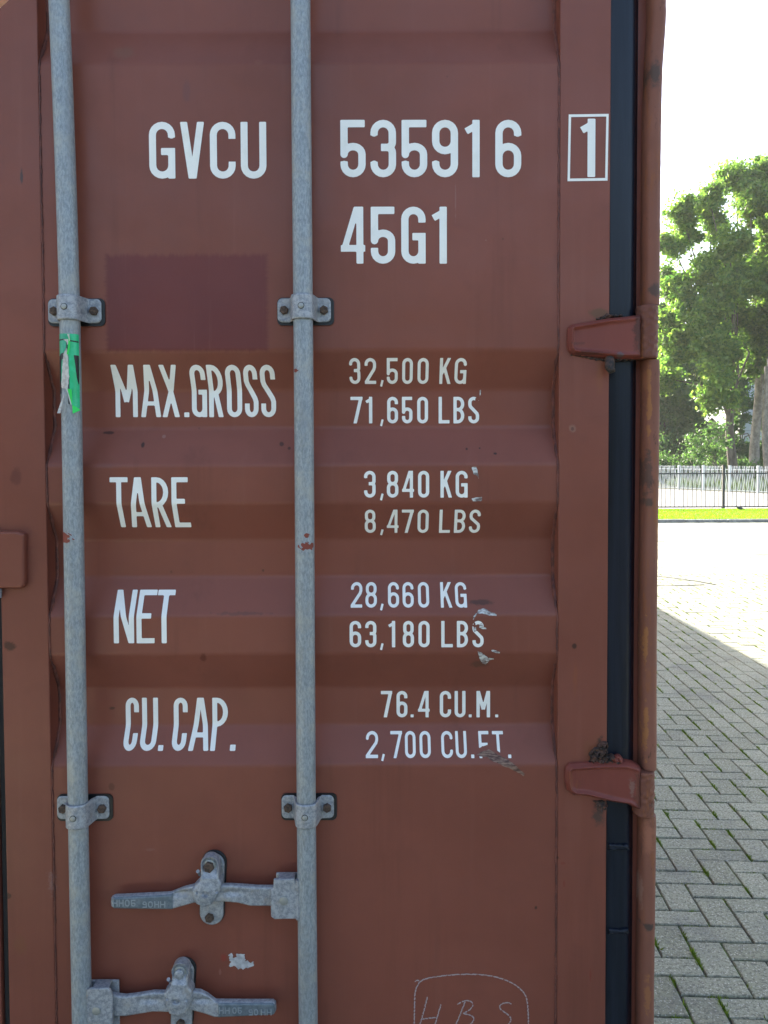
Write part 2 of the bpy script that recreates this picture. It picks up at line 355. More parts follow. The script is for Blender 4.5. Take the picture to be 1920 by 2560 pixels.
# ------------------------------------------------------------------ stencil alphabet
def arc(cx, cy, rx, a0, a1, n=8, ry=None):
    ry = ry or rx; return [(cx+rx*math.cos(R(a0+(a1-a0)*k/n)), cy+ry*math.sin(R(a0+(a1-a0)*k/n))) for k in range(n+1)]
def glyph(ch, X, Y, w, t):
    a = t/2; L, Rr, B, T, c = a, w-a, a, 1-a, w/2; r = (Rr-L)/2; ry = max(r, .12)
    st = lambda p, q, tt=t: seg_sdf(X, Y, p, q, tt)
    ps = lambda p, cl=False: poly_stroke(X, Y, p, t, cl)
    top = lambda: arc(c, T-ry, r, 180, 0, 10, ry); bot = lambda: arc(c, B+ry, r, 360, 180, 10, ry)
    if ch in '0O': d = ps(top()+bot(), True)
    elif ch == 'C': d = ps([(Rr, .70)]+top()[::-1]+bot()[::-1]+[(Rr, .30)])
    elif ch == 'G': d = np.minimum(ps([(Rr, .72)]+top()[::-1]+bot()[::-1]+[(Rr, .30)]), np.minimum(st((Rr, 0), (Rr, .54)), st((c-.02, .54-a), (w, .54-a))))
    elif ch == 'U': d = ps([(L, 1)]+bot()[::-1]+[(Rr, 1)])
    elif ch == 'V': d = np.minimum(st((L, 1.05), (c, -.05)), st((Rr, 1.05), (c, -.05)))
    elif ch == 'A': d = np.minimum(np.minimum(st((L*.9, -.05), (c-.01, 1.05)), st((w-L*.9, -.05), (c+.01, 1.05))), st((w*.2, .27), (w*.8, .27), t*.85))
    elif ch == 'X': d = np.minimum(st((L, -.04), (Rr, 1.04)), st((L, 1.04), (Rr, -.04)))
    elif ch == 'M': d = np.minimum(np.minimum(st((L, 0), (L, 1)), st((Rr, 0), (Rr, 1))), np.minimum(st((L, 1.02), (c, .30)), st((Rr, 1.02), (c, .30))))
    elif ch == 'N': d = np.minimum(np.minimum(st((L, 0), (L, 1)), st((Rr, 0), (Rr, 1))), st((L, 1.03), (Rr, -.03)))
    elif ch in 'PRB':
        ymid = .46 if ch != 'B' else .52; rr = min((T-ymid)/2, Rr-L); 
        d = np.minimum(st((L, 0), (L, 1)), ps([(0, T), (Rr-rr*.8, T)]+arc(Rr-rr*.8, (T+ymid)/2, rr*.8, 90, -90, 10, (T-ymid)/2)+[(0, ymid)]))
        if ch == 'R': d = np.minimum(d, st((c*.95, ymid), (Rr, -.03)))
        if ch == 'B':
            rr = min((ymid-B)/2, Rr-L); d = np.minimum(d, ps([(0, ymid), (Rr-rr*.8, ymid)]+arc(Rr-rr*.8, (B+ymid)/2, rr*.8, 90, -90, 10, (ymid-B)/2)+[(0, B)]))
    elif ch == 'S': d = ps([(Rr, .73)]+top()[::-1]+[(L, .70), (L+.02, .63), (c, .50), (Rr-.02, .37), (Rr, .30)]+bot()+[(L, .27)])
    elif ch == 'T': d = np.minimum(st((0, T), (w, T)), st((c, 0), (c, 1)))
    elif ch == 'E': d = np.minimum(np.minimum(st((L, 0), (L, 1)), st((0, T), (w, T))), np.minimum(st((0, B), (w, B)), st((0, .53), (w*.82, .53))))
    elif ch == 'F': d = np.minimum(np.minimum(st((L, 0), (L, 1)), st((0, T), (w, T))), st((0, .50), (w*.86, .50)))
    elif ch == 'L': d = np.minimum(st((L, 0), (L, 1)), st((0, B), (w, B)))
    elif ch == 'H': d = np.minimum(np.minimum(st((L, 0), (L, 1)), st((Rr, 0), (Rr, 1))), st((0, .5), (w, .5)))
    elif ch == 'K': d = np.minimum(np.minimum(st((L, 0), (L, 1)), st((Rr, 1.05), (L, .36))), st((w*.42, .62), (Rr+.01, -.04)))
    elif ch == '1': d = np.minimum(st((Rr, 0), (Rr, 1)), st((Rr+a*.6, .985-a), (0, .80), t*.9))
    elif ch == '2': d = np.minimum(ps([(L, .70)]+top()+[(Rr, .66), (Rr-.03, .56), (L, t*.7)]), st((0, B), (w, B)))
    elif ch == '3':
        q = .52; d = np.minimum(ps([(L, .73)]+top()+[(Rr, .63)]+arc(Rr-.09, .61, .09, 0, -90, 5)+[(c-.04, q)]), ps([(c-.04, q)]+arc(Rr-.09, .43, .09, 90, 0, 5)+bot()+[(L, .27)]))
    elif ch == '4': d = np.minimum(np.minimum(st((w*.78, 0), (w*.78, 1), t*.95), st((0, .27), (w, .27), t*.9)), np.maximum(st((w*.70, 1.04), (L*.8, .22), t*.85), .27-t*.45-Y))
    elif ch == '5':
        yb = .60-a; d = np.minimum(np.minimum(st((L, .47), (L, 1)), st((0, T), (w*.97, T))), ps([(L, .48)]+arc(c, yb-ry*.85, r, 180, 0, 10, ry*.85)+bot()+[(L, .28)]))
    elif ch in '69':
        y2 = Y if ch == '6' else 1-Y; x2 = X if ch == '6' else w-X; yb = .60-a
        p1 = arc(c, yb-ry, r, 180, 0, 10, ry)+bot(); p2 = [(Rr, .72)]+top()[::-1]+[(L, .3)]
        d = np.minimum(poly_stroke(x2, y2, p1, t, True), poly_stroke(x2, y2, p2, t))
    elif ch == '7': d = np.minimum(st((0, T), (w, T)), st((Rr+.01, 1.), (w*.36, -.04)))
    elif ch == '8':
        q = .52; k = .92; d = np.minimum(ps(arc(c, T-ry*k, r*k, 180, 0, 10, ry*k)+arc(c, q+ry*k, r*k, 360, 180, 10, ry*k), True), ps(arc(c, q-ry, r, 180, 0, 10, ry)+bot(), True))
    elif ch == '.': d = np.maximum(np.abs(X-w/2)-w/2, np.abs(Y-w/2*.95)-w/2*.95)
    elif ch == ',': d = np.maximum(seg_sdf(X, Y, (w*.72, .15), (w*.25, -.10), w*.62), -1)
    if ch not in ',': d = np.maximum(d, np.abs(Y-.5)-.5)
    return d
cuts = []          # places where the film has been scraped away: (poly in px)
def lettering(name, chars, ytop, ybot, t, mat=M_white, parent=None, off=.0007, thick=None, flat=None, rows=60, rip=0., slant=0.):
    """chars: (char, x0, x1) in photo pixels on the door's outer plane; conforms to the corrugated sheet"""
    mb = MB(); base = PO if flat is None else flat
    for ci, (ch, xa, xb) in enumerate(chars):
        xm = (xa+xb)/2
        if flat is None: z1 = zsurf(xm, ytop); z0 = zsurf(xm, ybot)
        else: z1 = W(xm, ytop, flat)[1]; z0 = W(xm, ybot, flat)[1]
        X0 = W(xa, (ytop+ybot)/2, base)[0]; X1 = W(xb, (ytop+ybot)/2, base)[0]; H = z1-z0; wd = (X1-X0)/H
        f = lambda X, Y, ch=ch, wd=wd: glyph(ch, X, Y, wd, t)
        def pos(X, Y, X0=X0, z0=z0, H=H):
            x = X0+X*H+Y*H*slant; z = z0+Y*H
            return x, (PO+depth(z) if flat is None else np.full(x.shape, flat))-off, z
        def g(X, Y, f=f, X0=X0, z0=z0, H=H, s=ci):
            d = f(X, Y)
            if rip:
                n = fnoise(X, Y, 22, 40+s+int(ytop)); d = np.maximum(d, (n-(1.05-rip))*.05)
            for P in cuts:
                d = np.maximum(d, -(poly_sdf(X0+X*H, z0+Y*H, P)/H+fnoise(X, Y, 60, 5)*.012))
            return d
        y0 = -.2 if ch == ',' else -.02; y1 = .25 if ch in ',.' else 1.02
        grid_mesh(mb, g, (-.03, wd+.03, y0, y1), 1./rows, pos)
    return mb.build(name, mat, parent)

# ================================================================== THE CONTAINER
XR, XSEAM = .4835, -.685
XL = 2*XSEAM-XR; YB = D0+12.19
cont = thing('shipping_container', 'brown steel shipping container with white numbers on its doors, standing on grey pavers', 'shipping container', (XSEAM, D0+6, 0))
DX0 = XSEAM+.007; S0 = W(116, 1280, D0)[0]; S1 = W(1396, 1280, D0)[0]; DX1 = W(1521, 1280, D0)[0]
def door(x0, s0, s1, x1, mat):
    mb = MB(); rows = np.arange(.20, 2.70, .0025); xs = np.linspace(s0, s1, 26); dd = depth(rows)
    v = []; f = []
    for j, z in enumerate(rows):
        for x in xs: v.append((x, PO+dd[j], z))
    n = len(xs)
    for j in range(len(rows)-1):
        for i in range(n-1): a = j*n+i; f.append((a, a+1, a+n+1, a+n))
    mb.add(v, f)
    d = mb.build('door', mat, cont, True)
    fr = MB(); fr.box(x0, s0, D0, D0+.055, .10, 2.80); fr.box(s1, x1, D0, D0+.055, .10, 2.80)
    fr.box(s0, s1, D0+.0002, D0+.055, .10, .215); fr.box(s0, s1, D0+.0002, D0+.055, 2.68, 2.80)
    fr.box(s0, s1, D0+.052, D0+.056, .215, 2.68)
    o = fr.build('door_frame', mat, d, False, .004, 3)
    # weld beads where the sheet meets the stiles
    wb = MB()
    for x in (s0, s1):
        pts = []; rad = []
        for z in np.arange(.22, 2.67, .006):
            dz = float(depth(z)); k = (1 if x == s1 else -1)
            pts.append((x-k*.0015+random.gauss(0, .0005), PO+dz-.0005, z)); rad.append(.0014+random.random()*.0005+(.0018 if dz > .01 else 0))
        wb.tube(pts, rad, 6)
    wb.build('weld_bead', M_weld, d, True)
    return d
drd = door(DX0, S0, S1, DX1, M_paint)
dld = door(2*XSEAM-DX1, 2*XSEAM-S1, 2*XSEAM-S0, 2*XSEAM-DX0, M_side)
# seals
g = MB(); g.box(XSEAM-.004, XSEAM+.004, D0+.008, D0+.05, .12, 2.78); g.build('seam_seal', M_gap, cont)
def gasket(xa, xb, y, mirror=False):
    prf = [(0, .024), (.0, .001), (.03, -.0005), (.30, -.0005), (.62, .0005), (.72, .0015), (.80, .004), (.86, .010), (.92, .016), (1, .02)]
    zz = np.arange(.1, 2.82, .02); v = []; f = []
    for z in zz:
        for k, (u, dy) in enumerate(prf):
            if mirror: u = 1-u
            v.append((xa+(xb-xa)*u+.0003*math.sin(z*7+k), y+dy+.0003*math.sin(z*11), z))
    n = len(prf)
    for j in range(len(zz)-1):
        for i in range(n-1):
            a = j*n+i; q = (a, a+1, a+n+1, a+n); f.append(q if not mirror else q[::-1])
    return MB().add(v, f).build('door_gasket', M_rubber, cont, True)
GX1 = W(1600, 1280, D0)[0]
gasket(DX1+.0005, GX1, D0+.008); gasket(2*XSEAM-GX1, 2*XSEAM-DX1-.0005, D0+.008, True)
# corner posts with hinge barrels in line
hinge_z = [(W(1620, 765, D0)[1], W(1620, 897, D0)[1]), (W(1620, 1925, D0)[1], W(1620, 2036, D0)[1])]
more_h = [(.42, .33), (2.66, 2.57)]
def post(side):
    mir = side < 0
    def mx(x): return 2*XSEAM-x if mir else x
    segs = []; allh = sorted([(b, a) for a, b in hinge_z+more_h]); z = .14
    for b, a in allh: segs.append((z, b)); z = a
    segs.append((z, 2.76)); mb = MB(); xc = (GX1+.0075+XR)/2; hw = (XR-GX1-.0075)/2
    for z0, z1 in segs:
        zz = np.linspace(z0+.0015, z1-.0015, max(4, int((z1-z0)/.008))); v = []; f = []; prf = []
        for k in range(13):
            a = math.pi*(k/12); prf.append((-math.cos(a), -math.sin(a)**.7))
        prf = [(-1, 3.2)]+prf+[(1, 3.2)]
        for z in zz:
            e = min(z-z0, z1-z)/.006; e = .90+.10*min(1, e)**.5
            sh = .006*math.exp(-((z-2.27)/.075)**2) + .0007*math.sin(z*9)+random.gauss(0, .00012)
            lw = 1-.10*math.exp(-((z-2.16)/.03)**2)
            for u, q in prf:
                x = xc+u*hw*(e if u > -1 else 1)*(lw if u < 0 else 1)+sh
                v.append((mx(x), D0+.008+(q*.018*e if q < 0 else .03*q), z))
        n = len(prf)
        for j in range(len(zz)-1):
            for i in range(n-1): a = j*n+i; q = (a, a+1, a+n+1, a+n); f.append(q if not mir else q[::-1])
        f.append(tuple(range(n))[::-1] if not mir else tuple(range(n))); f.append(tuple(range((len(zz)-1)*n, len(zz)*n))[:: (1 if not mir else -1)])
        mb.add(v, f)
    o = mb.build('corner_post', M_post, cont, True)
    b = MB(); xa, xb = sorted((mx(GX1-.01), mx(XR))); b.box(xa, xb, D0+.0285, D0+.16, .14, 2.76)
    b.build('post_core', M_side, o)
    return o
post(1); post(-1)
# hinges: blade with rolled rims and a barrel
def hinge(rows, mir=False, s=.1929, ox=1360, oy=740, low=False, dz=0):
    pl = D0-.012
    if not low: P = [(328, 450), (338, 395), (380, 365), (600, 330), (850, 285), (1050, 268), (1265, 240), (1265, 800), (1000, 800), (700, 775), (450, 755), (380, 740), (340, 690), (325, 620)]
    else: P = [(292, 590), (300, 540), (345, 490), (500, 478), (760, 462), (1080, 462), (1190, 490), (1262, 530), (1262, 1080), (1190, 1050), (1100, 1000), (900, 970), (700, 925), (560, 890), (400, 880), (320, 820), (292, 720)]
    Q = pxpoly(P, pl, s, ox, oy)
    if dz: Q = [(x, z+dz) for x, z in Q]
    if mir: Q = [(2*XSEAM-x, z) for x, z in Q][::-1]
    x0, x1, z0, z1 = pbounds(Q)
    f = lambda X, Z: poly_sdf(X, Z, Q)-.0012
    def ex(X, Z):
        d = -f(X, Z); u = (X-x0)/(x1-x0); u = 1-u if mir else u
        rim = np.exp(-((d-.0065)/.0032)**2)*.0062*np.clip(1.6-1.3*u, .25, 1)
        midc = np.clip((d-.010)/.004, 0, 1)*.002
        return rim+.0055*np.clip((u-.35)/.65, 0, 1)**1.3-midc*0
    h = relief('hinge', M_hinge, cont, f, (x0, x1, z0, z1), .0011, pl+.004, D0+.010, .005, ex)
    xc = (W(1619, 900, D0)[0]); xc = 2*XSEAM-xc if mir else xc; zb = (rows[1]+dz, rows[0]+dz)
    mb = MB(); zz = np.linspace(zb[0], zb[1], 40); v = []; fc = []; n = 28
    for j, z in enumerate(zz):
        e = min(z-zb[0], zb[1]-z); rr = .0162+(-.0015 if e < .0016 else 0)
        for k in range(n):
            a = 2*math.pi*k/n; q = rr+.0011*float(fnoise(np.array(a*.030), np.array(z), 620, 31))
            v.append((xc+q*math.cos(a)*(1.12), D0+.006+q*math.sin(a)*1.5, z))
    for j in range(len(zz)-1):
        for k in range(n): a = j*n+k; b = j*n+(k+1) % n; fc.append((a, b, b+n, a+n))
    fc.append(tuple(range(n))[::-1]); fc.append(tuple(range((len(zz)-1)*n, len(zz)*n)))
    mb.add(v, fc); mb.build('hinge_barrel', M_barrel, h, True)
    return h
h1 = hinge(hinge_z[0]); h2 = hinge(hinge_z[1], s=.1929, ox=1360, oy=1820, low=True)
hinge(hinge_z[0], True); hinge(hinge_z[1], True, s=.1929, ox=1360, oy=1820, low=True)
for rws in more_h:
    d = (rws[0]+rws[1])/2-(hinge_z[0][0]+hinge_z[0][1])/2
    for mr in (False, True): hinge(hinge_z[0], mr, dz=d)
# flaking sealant round the hinges, and the curled rubber nub below the upper one
def flake(name, P, mat, parent, front, back, seed, amp=.004, rough=.004, s=1, ox=0, oy=0, bev=.0015):
    Q = pxpoly(P, front, s, ox, oy); b = pbounds(Q, .008)
    f = lambda X, Z: poly_sdf(X, Z, Q)+fnoise(X, Z, 420, seed)*amp
    return relief(name, mat, parent, f, b, .0009, front, back, bev, lambda X, Z: (fnoise(X, Z, 700, seed+1)+.6)*rough)
z = (.1929, 1360, 740)
flake('sealant_flake', [(690, 310), (720, 270), (800, 240), (1020, 235), (1030, 262), (860, 275), (760, 320)], M_seal, h1, D0-.003, D0+.012, 4, .0022, .003, *z)
flake('sealant_flake', [(780, 815), (1180, 790), (1180, 825), (860, 850), (700, 835), (560, 810), (350, 765), (380, 750)], M_seal, h1, D0-.002, D0+.012, 5, .0012, .002, *z)
n_ = MB(); n_.tube([(*W(1522, 897, D0), 0)[0:1]+(D0-.004,)+(W(1522, 897, D0)[1],)] + [(W(px, py, D0)[0], D0-yy, W(px, py, D0)[1]) for px, py, yy in ((1520, 908, .010), (1518, 920, .014), (1522, 929, .017), (1530, 928, .018))], [.008, .0085, .0085, .007, .003], 12)
n_.build('rubber_nub', M_seal, h1, True)
z = (.1929, 1360, 1820)
flake('sealant_flake', [(590, 460), (600, 330), (660, 270), (740, 200), (810, 180), (825, 360), (1010, 375), (1025, 455), (900, 470)], M_seal, h2, D0-.004, D0+.012, 8, .003, .005, *z)
flake('sealant_flake', [(620, 930), (800, 960), (830, 1010), (760, 1100), (700, 1080), (680, 1010)], M_seal, h2, D0-.001, D0+.012, 9, .003, .003, *z)
flake('paint_flake', [(900, 400), (960, 350), (1010, 365), (1020, 440), (900, 455)], M_hinge, h2, D0-.008, D0+.002, 10, .0022, .003, *z)
for yy, hh in ((2118, 16), (2330, 13)):
    flake('gasket_patch', [(1522, yy-hh/2), (1572, yy-hh/2+2), (1576, yy+hh/2), (1522, yy+hh/2)], M_rubber, drd, D0+.003, D0+.02, yy, .0012, .0008, bev=.003)
# left stile: lock housing
Q = pxpoly([(-60, 1328), (44, 1328), (60, 1336), (60, 1463), (52, 1472), (-60, 1472)], D0-.014)
flk = lambda X, Z: poly_sdf(X, Z, Q)
relief('lock_housing', M_paint, cont, flk, pbounds(Q), .0016, D0-.014, D0+.003, .005)
n_ = MB(); n_.tube([(W(-8, 1474, D0-.01)[0], D0-.007, W(0, 1470, D0)[1]), (W(-8, 1495, D0-.01)[0], D0-.007, W(0, 1492, D0)[1])], .007, 12); n_.build('lock_pin', M_cast, cont, True)
# body of the container
def corr_wall(name, p0, p1, nrm, z0, z1, mat):
    p0 = Vector(p0); p1 = Vector(p1); L = (p1-p0).length; u = (p1-p0)/L; nrm = Vector(nrm); s = 0; pts = []
    while s < L:
        for ds_, d in ((0, 0), (.072, 0), (.140, .036), (.210, .036)): pts.append((min(s+ds_, L), d))
        s += .278
    v = []; f = []
    for zz in (z0, z1):
        for a, d in pts: q = p0+u*a-nrm*d; v.append((q.x, q.y, zz))
    n = len(pts); flip = (u.cross(Vector((0, 0, 1)))).dot(nrm) < 0
    for i in range(n-1): q = (i, i+1, i+n+1, i+n); f.append(q if not flip else q[::-1])
    MB().add(v, f).build(name, mat, cont)
corr_wall('side_wall', (XR-.006, D0+.16, 0), (XR-.006, YB-.1, 0), (1, 0, 0), .16, 2.80, M_side)
corr_wall('side_wall', (XL+.006, D0+.16, 0), (XL+.006, YB-.1, 0), (-1, 0, 0), .16, 2.80, M_side)
corr_wall('end_wall', (XL+.1, YB-.006, 0), (XR-.1, YB-.006, 0), (0, 1, 0), .16, 2.80, M_side)
b = MB(); b.box(XL+.01, XR-.01, D0+.05, YB-.02, 2.855, 2.875); b.build('roof', M_side, cont)
b = MB()
for x0, x1 in ((XL, XL+.06), (XR-.06, XR)): b.box(x0, x1, D0+.17, YB-.17, .03, .165); b.box(x0, x1, D0+.17, YB-.17, 2.80, 2.865)
b.box(XL+.17, XR-.17, D0-.004, D0+.12, .03, .095); b.box(XL+.17, XR-.17, D0-.004, D0+.12, 2.805, 2.89)
b.box(XL+.17, XR-.17, YB-.12, YB, .03, .165); b.box(XL+.17, XR-.17, YB-.12, YB, 2.80, 2.885)
b.box(XL+.06, XR-.06, D0+.12, YB-.12, .12, .15)
for x in (XL, XR-.12): b.box(x, x+.12, YB-.14, YB-.001, .12, 2.78)
b.build('frame_rails', M_side, cont, False, .004)
for x in (XL-.003, XR-.159):
    for y in (D0-.004, YB-.158):
        for zc in (.02, 2.778):
            c = MB(); c.box(x, x+.162, y, y+.162, zc, zc+.118); o = c.build('corner_casting', M_side, cont, False, .01, 3)

# ------------------------------------------------------------------ locking rods, brackets, handles
RY = D0-.026
def rodx(px, py): return W(px, py, RY)[0]
RX = [rodx(183, 1280), rodx(761, 1280)]
RX2 = [2*XSEAM-RX[0], 2*XSEAM-RX[1]]
def rod(x):
    mb = MB(); bend = .0105 if x == RX[0] else 0      # the outer rod is slightly bowed above its bracket
    pts = [(x+.0004*math.sin(z*5)-bend*(max(0, z-1.62)/.72)**2, RY, z) for z in np.linspace(.13, 2.45 if bend else 2.78, 60)]+([(x-.008, RY, 2.6), (x, RY, 2.78)] if bend else []); mb.tube(pts, .0168, 32)
    return mb.build('locking_rod', M_galv, cont, True)
rods = [rod(x) for x in RX+RX2]
def bracket(xc, zc, hgt=.042, wob=0, rusty=0):
    """omega strap: hump over the rod, two ears with hexagon bolts, black packing behind"""
    outer = .0215; w2 = .0465; th = .004
    def prof(x):                       # front surface distance from the door for offset x
        a = abs(x)
        y = .006
        if a < outer: y = max(y, .026+math.sqrt(max(0, outer**2-a*a)))
        return y
    nx, nz = 80, 14; xs = np.linspace(-w2, w2, nx+1); ys = np.array([prof(x) for x in xs])
    k = np.array([1, 2, 3, 4, 3, 2, 1], float); k /= k.sum(); yp = np.pad(ys, 3, mode='edge'); ys = np.convolve(yp, k, 'valid')
    rc = .009
    def f(X, Z):
        ax = np.abs(X)-(w2-rc); az = np.abs(Z)-(hgt/2-rc); return np.hypot(np.maximum(ax, 0), np.maximum(az, 0))+np.minimum(np.maximum(ax, az), 0)-rc
    def pos(X, Z):
        y = np.interp(X, xs, ys); s = np.clip(-f(X, Z)/.0022, 0, 1); y = y-.0018*(1-s)**2
        return X+xc, D0-y, Z+zc
    mb = MB(); grid_mesh(mb, f, (-w2-.001, w2+.001, -hgt/2-.001, hgt/2+.001), .0012, pos, None)
    # thickness: mirrored sheet behind and an edge band
    ang = [i for i in range(len(xs))]; v = []; fc = []
    o = mb.build('rod_bracket', M_cast, cont, True)
    sm = o.modifiers.new('thickness', 'SOLIDIFY'); sm.thickness = .0045; sm.offset = -1
    def fp(X, Z): ax = np.abs(X-.002)-(w2-rc+.003); az = np.abs(Z+.0015)-(hgt/2-rc+.003); return np.hypot(np.maximum(ax, 0), np.maximum(az, 0))+np.minimum(np.maximum(ax, az), 0)-rc
    pk = MB(); grid_mesh(pk, fp, (-w2-.01, w2+.01, -hgt/2-.01, hgt/2+.01), .002, lambda X, Z: (X+xc, np.full(X.shape, D0-.0022), Z+zc), D0+.001)
    pk.build('packing', M_black, o)
    for sx in (-1, 1):
        bm_ = MB(); c = Vector((xc+sx*.0345, D0-.006, zc-.0005)); ph = random.random()
        v = [(c.x+.0078*math.cos(a+ph), c.y-dy, c.z+.0078*math.sin(a+ph)) for dy in (0, .0055) for a in [k_*math.pi/3 for k_ in range(6)]]
        v += [(c.x+.006*math.cos(a+ph), c.y-.0068, c.z+.006*math.sin(a+ph)) for a in [k_*math.pi/3 for k_ in range(6)]]
        fcs = []
        for rr in (0, 6):
            for k_ in range(6): a = rr+k_; b_ = rr+(k_+1) % 6; fcs.append((a, a+6, b_+6, b_))
        fcs.append(tuple(range(17, 11, -1))); bm_.add(v, fcs); bm_.build('bolt', M_bolt, o)
    rv = MB(); yf = D0-.026-outer
    rv.tube([(xc-.001, yf+.003, zc), (xc-.001, yf-.0012, zc), (xc-.001, yf-.0018, zc)], [.0045, .0045, .0036], 20); rv.build('rivet', M_bolt if rusty else M_rivet, o, True)
    ring = MB(); ring.tube([(xc-.001, yf+.004, zc), (xc-.001, yf-.0002, zc)], [.0056, .0056], 20); ring.build('rivet_ring', M_black, o)
    return o
bz = [W(761, 777, D0)[1], W(761, 2014, D0)[1]]
for x in RX+RX2:
    for zc in bz+[.45, 2.60]: bracket(x, zc, rusty=0)
# pivoting handles
def hexbolt(name, px, py, y, r, mat, parent, n=6, h=.006):
    x, z = W(px, py, y); mb = MB(); mb.tube([(x, y+.004, z), (x, y-h*.75, z), (x, y-h, z)], [r, r, r*.78], n)
    return mb.build(name, mat, parent, n > 8)
def stadium(P0, P1, r): return lambda X, Z: seg_sdf(X, Z, P0, P1, 2*r, False, False)
def handle(kind):
    K = (.5787, 0, 1840)
    if kind == 0:
        lev = [(478, 722), (480, 703), (492, 696), (600, 691), (735, 684), (790, 662), (835, 650), (945, 648), (1000, 648), (1060, 652), (1110, 656), (1180, 656), (1180, 735), (1080, 735), (1030, 722), (960, 716), (835, 722), (740, 749), (600, 747), (492, 745), (481, 738)]
        catch = [(868, 560), (940, 560), (942, 620), (952, 640), (950, 668), (935, 700), (912, 732), (880, 741), (848, 728), (833, 700), (830, 665), (846, 648), (862, 632), (868, 600)]
        bolt, bolt2, hole = (903, 564), (906, 783), (888, 681); clamp = [(1184, 620), (1270, 618), (1276, 640), (1296, 648), (1296, 788), (1186, 790), (1172, 780), (1170, 668), (1182, 655)]
        riv = (1226, 709); plate = ((918, 558), (914, 766), 52); grip = (475, 742); nub = (857, 582); small = [(852, 675), (936, 672)]
    else:
        lev = [(470, 1120), (540, 1130), (600, 1122), (660, 1112), (720, 1112), (830, 1106), (862, 1108), (890, 1122), (928, 1151), (1060, 1152), (1178, 1152), (1188, 1160), (1190, 1190), (1182, 1204), (1060, 1210), (925, 1216), (880, 1200), (820, 1184), (720, 1194), (660, 1192), (600, 1202), (540, 1212), (470, 1212)]
        catch = [(745, 1025), (806, 1025), (810, 1085), (826, 1105), (830, 1135), (816, 1172), (798, 1200), (765, 1213), (730, 1202), (716, 1165), (708, 1118), (722, 1102), (738, 1085), (742, 1050)]
        bolt, bolt2, hole = (776, 1025), (782, 1240), (762, 1145); clamp = [(388, 1092), (466, 1090), (478, 1105), (484, 1125), (484, 1300), (368, 1300), (368, 1130), (380, 1118)]
        riv = (418, 1185); plate = ((791, 1018), (783, 1240), 47); grip = (925, 1190); nub = (730, 1048); small = [(722, 1135), (806, 1140)]
    w = lambda p, y: W(K[1]+p[0]*K[0], K[2]+p[1]*K[0], y)
    kx = .000703*.5787
    # lever
    P = pxpoly(lev, D0-.026, *K); f = lambda X, Z: poly_sdf(X, Z, P)-.0008; b = pbounds(P)
    def ex(X, Z):
        d = -f(X, Z); g0, g1 = w((grip[0], 0), D0-.026)[0], w((grip[1], 0), D0-.026)[0]
        ing = np.clip((np.minimum(X-g0, g1-X))/.004, 0, 1)
        hx, hz = w(hole, D0-.026)
        # pressed flutes either side of the hub
        fl = 0
        for sx in (-1, 1):
            u = (X-hx)*sx; fl = fl+np.exp(-((u-.046)/.018)**2)*np.exp(-((Z-(hz+.003*math.cos(sx)-.001))/.0055)**2)*.0045
        return ing*.0015-fl
    o = relief('door_handle', M_cast, cont, f, b, .0011, D0-.026, D0-.017, .0035, ex)
    Pg = [p for p in P]; g0, g1 = w((grip[0]+3, 0), D0-.026)[0], w((grip[1]-3, 0), D0-.026)[0]
    fg = lambda X, Z: np.maximum(np.maximum(poly_sdf(X, Z, Pg)+.0002, g0-X), X-g1)
    relief('grip', M_grip, o, fg, (g0-.002, g1+.002, b[2], b[3]), .0011, D0-.0283, D0-.02, .0035)
    # backing plate and packing
    (a, c_, r_) = plate; A = w(a, D0-.006); B_ = w(c_, D0-.006)
    relief('catch_plate', M_cast, o, stadium(A, B_, r_*kx), (A[0]-.04, A[0]+.04, B_[1]-.04, A[1]+.04), .0012, D0-.007, D0+.001, .002)
    A2 = (A[0]+.002, A[1]+.0025); relief('packing', M_black, o, stadium(A2, B_, (r_+3)*kx), (A[0]-.04, A[0]+.045, B_[1]-.04, A[1]+.045), .0016, D0-.003, D0+.001, .001)
    # catch
    Pc = pxpoly(catch, D0-.034, *K); hb = w(hole, D0-.034); tb = w(bolt, D0-.034)
    def fc(X, Z): return np.minimum(poly_sdf(X, Z, Pc), np.hypot(X-tb[0], Z-tb[1])-36*kx)-.0006
    def exc(X, Z):
        d = np.hypot((X-hb[0])/1.3, Z-hb[1]); e = -.005*np.clip((.0052-d)/.0012, 0, 1)
        for sm in small:
            q = w(sm, D0-.034); e = e-.003*np.clip((.0028-np.hypot(X-q[0], Z-q[1]))/.001, 0, 1)
        e = e+.003*np.exp(-(np.hypot(X-hb[0], Z-hb[1]-.001)/.017)**4)
        return e-.012*np.clip((Z-(tb[1]-.022))/.02, 0, 1)
    bc = pbounds(Pc, .02)
    relief('catch', M_cast, o, fc, bc, .0009, D0-.034, D0-.012, .004, exc, wob=.0004)
    ring = w(bolt, D0-.024); mb = MB(); mb.tube([(ring[0], D0-.018, ring[1]), (ring[0], D0-.0245, ring[1]), (ring[0], D0-.0255, ring[1])], [.0125, .0125, .011], 28); mb.build('washer', M_rivet, o, True)
    if kind == 0: hexbolt('bolt', K[1]+bolt[0]*K[0], K[2]+bolt[1]*K[0], D0-.0255, .0095, M_bolt, o)
    else: hexbolt('bolt', K[1]+bolt[0]*K[0], K[2]+bolt[1]*K[0], D0-.0255, .0085, M_cast, o, 20)
    hexbolt('bolt', K[1]+bolt2[0]*K[0], K[2]+bolt2[1]*K[0], D0-.007, .0082, M_bolt, o)
    q = w(nub, D0-.02); mb = MB(); mb.tube([(q[0], D0-.012, q[1]-.012), (q[0], D0-.018, q[1]-.004), (q[0]-.0005, D0-.022, q[1])], [.0022, .0024, .0032], 10); mb.build('split_pin', M_cast, o, True)
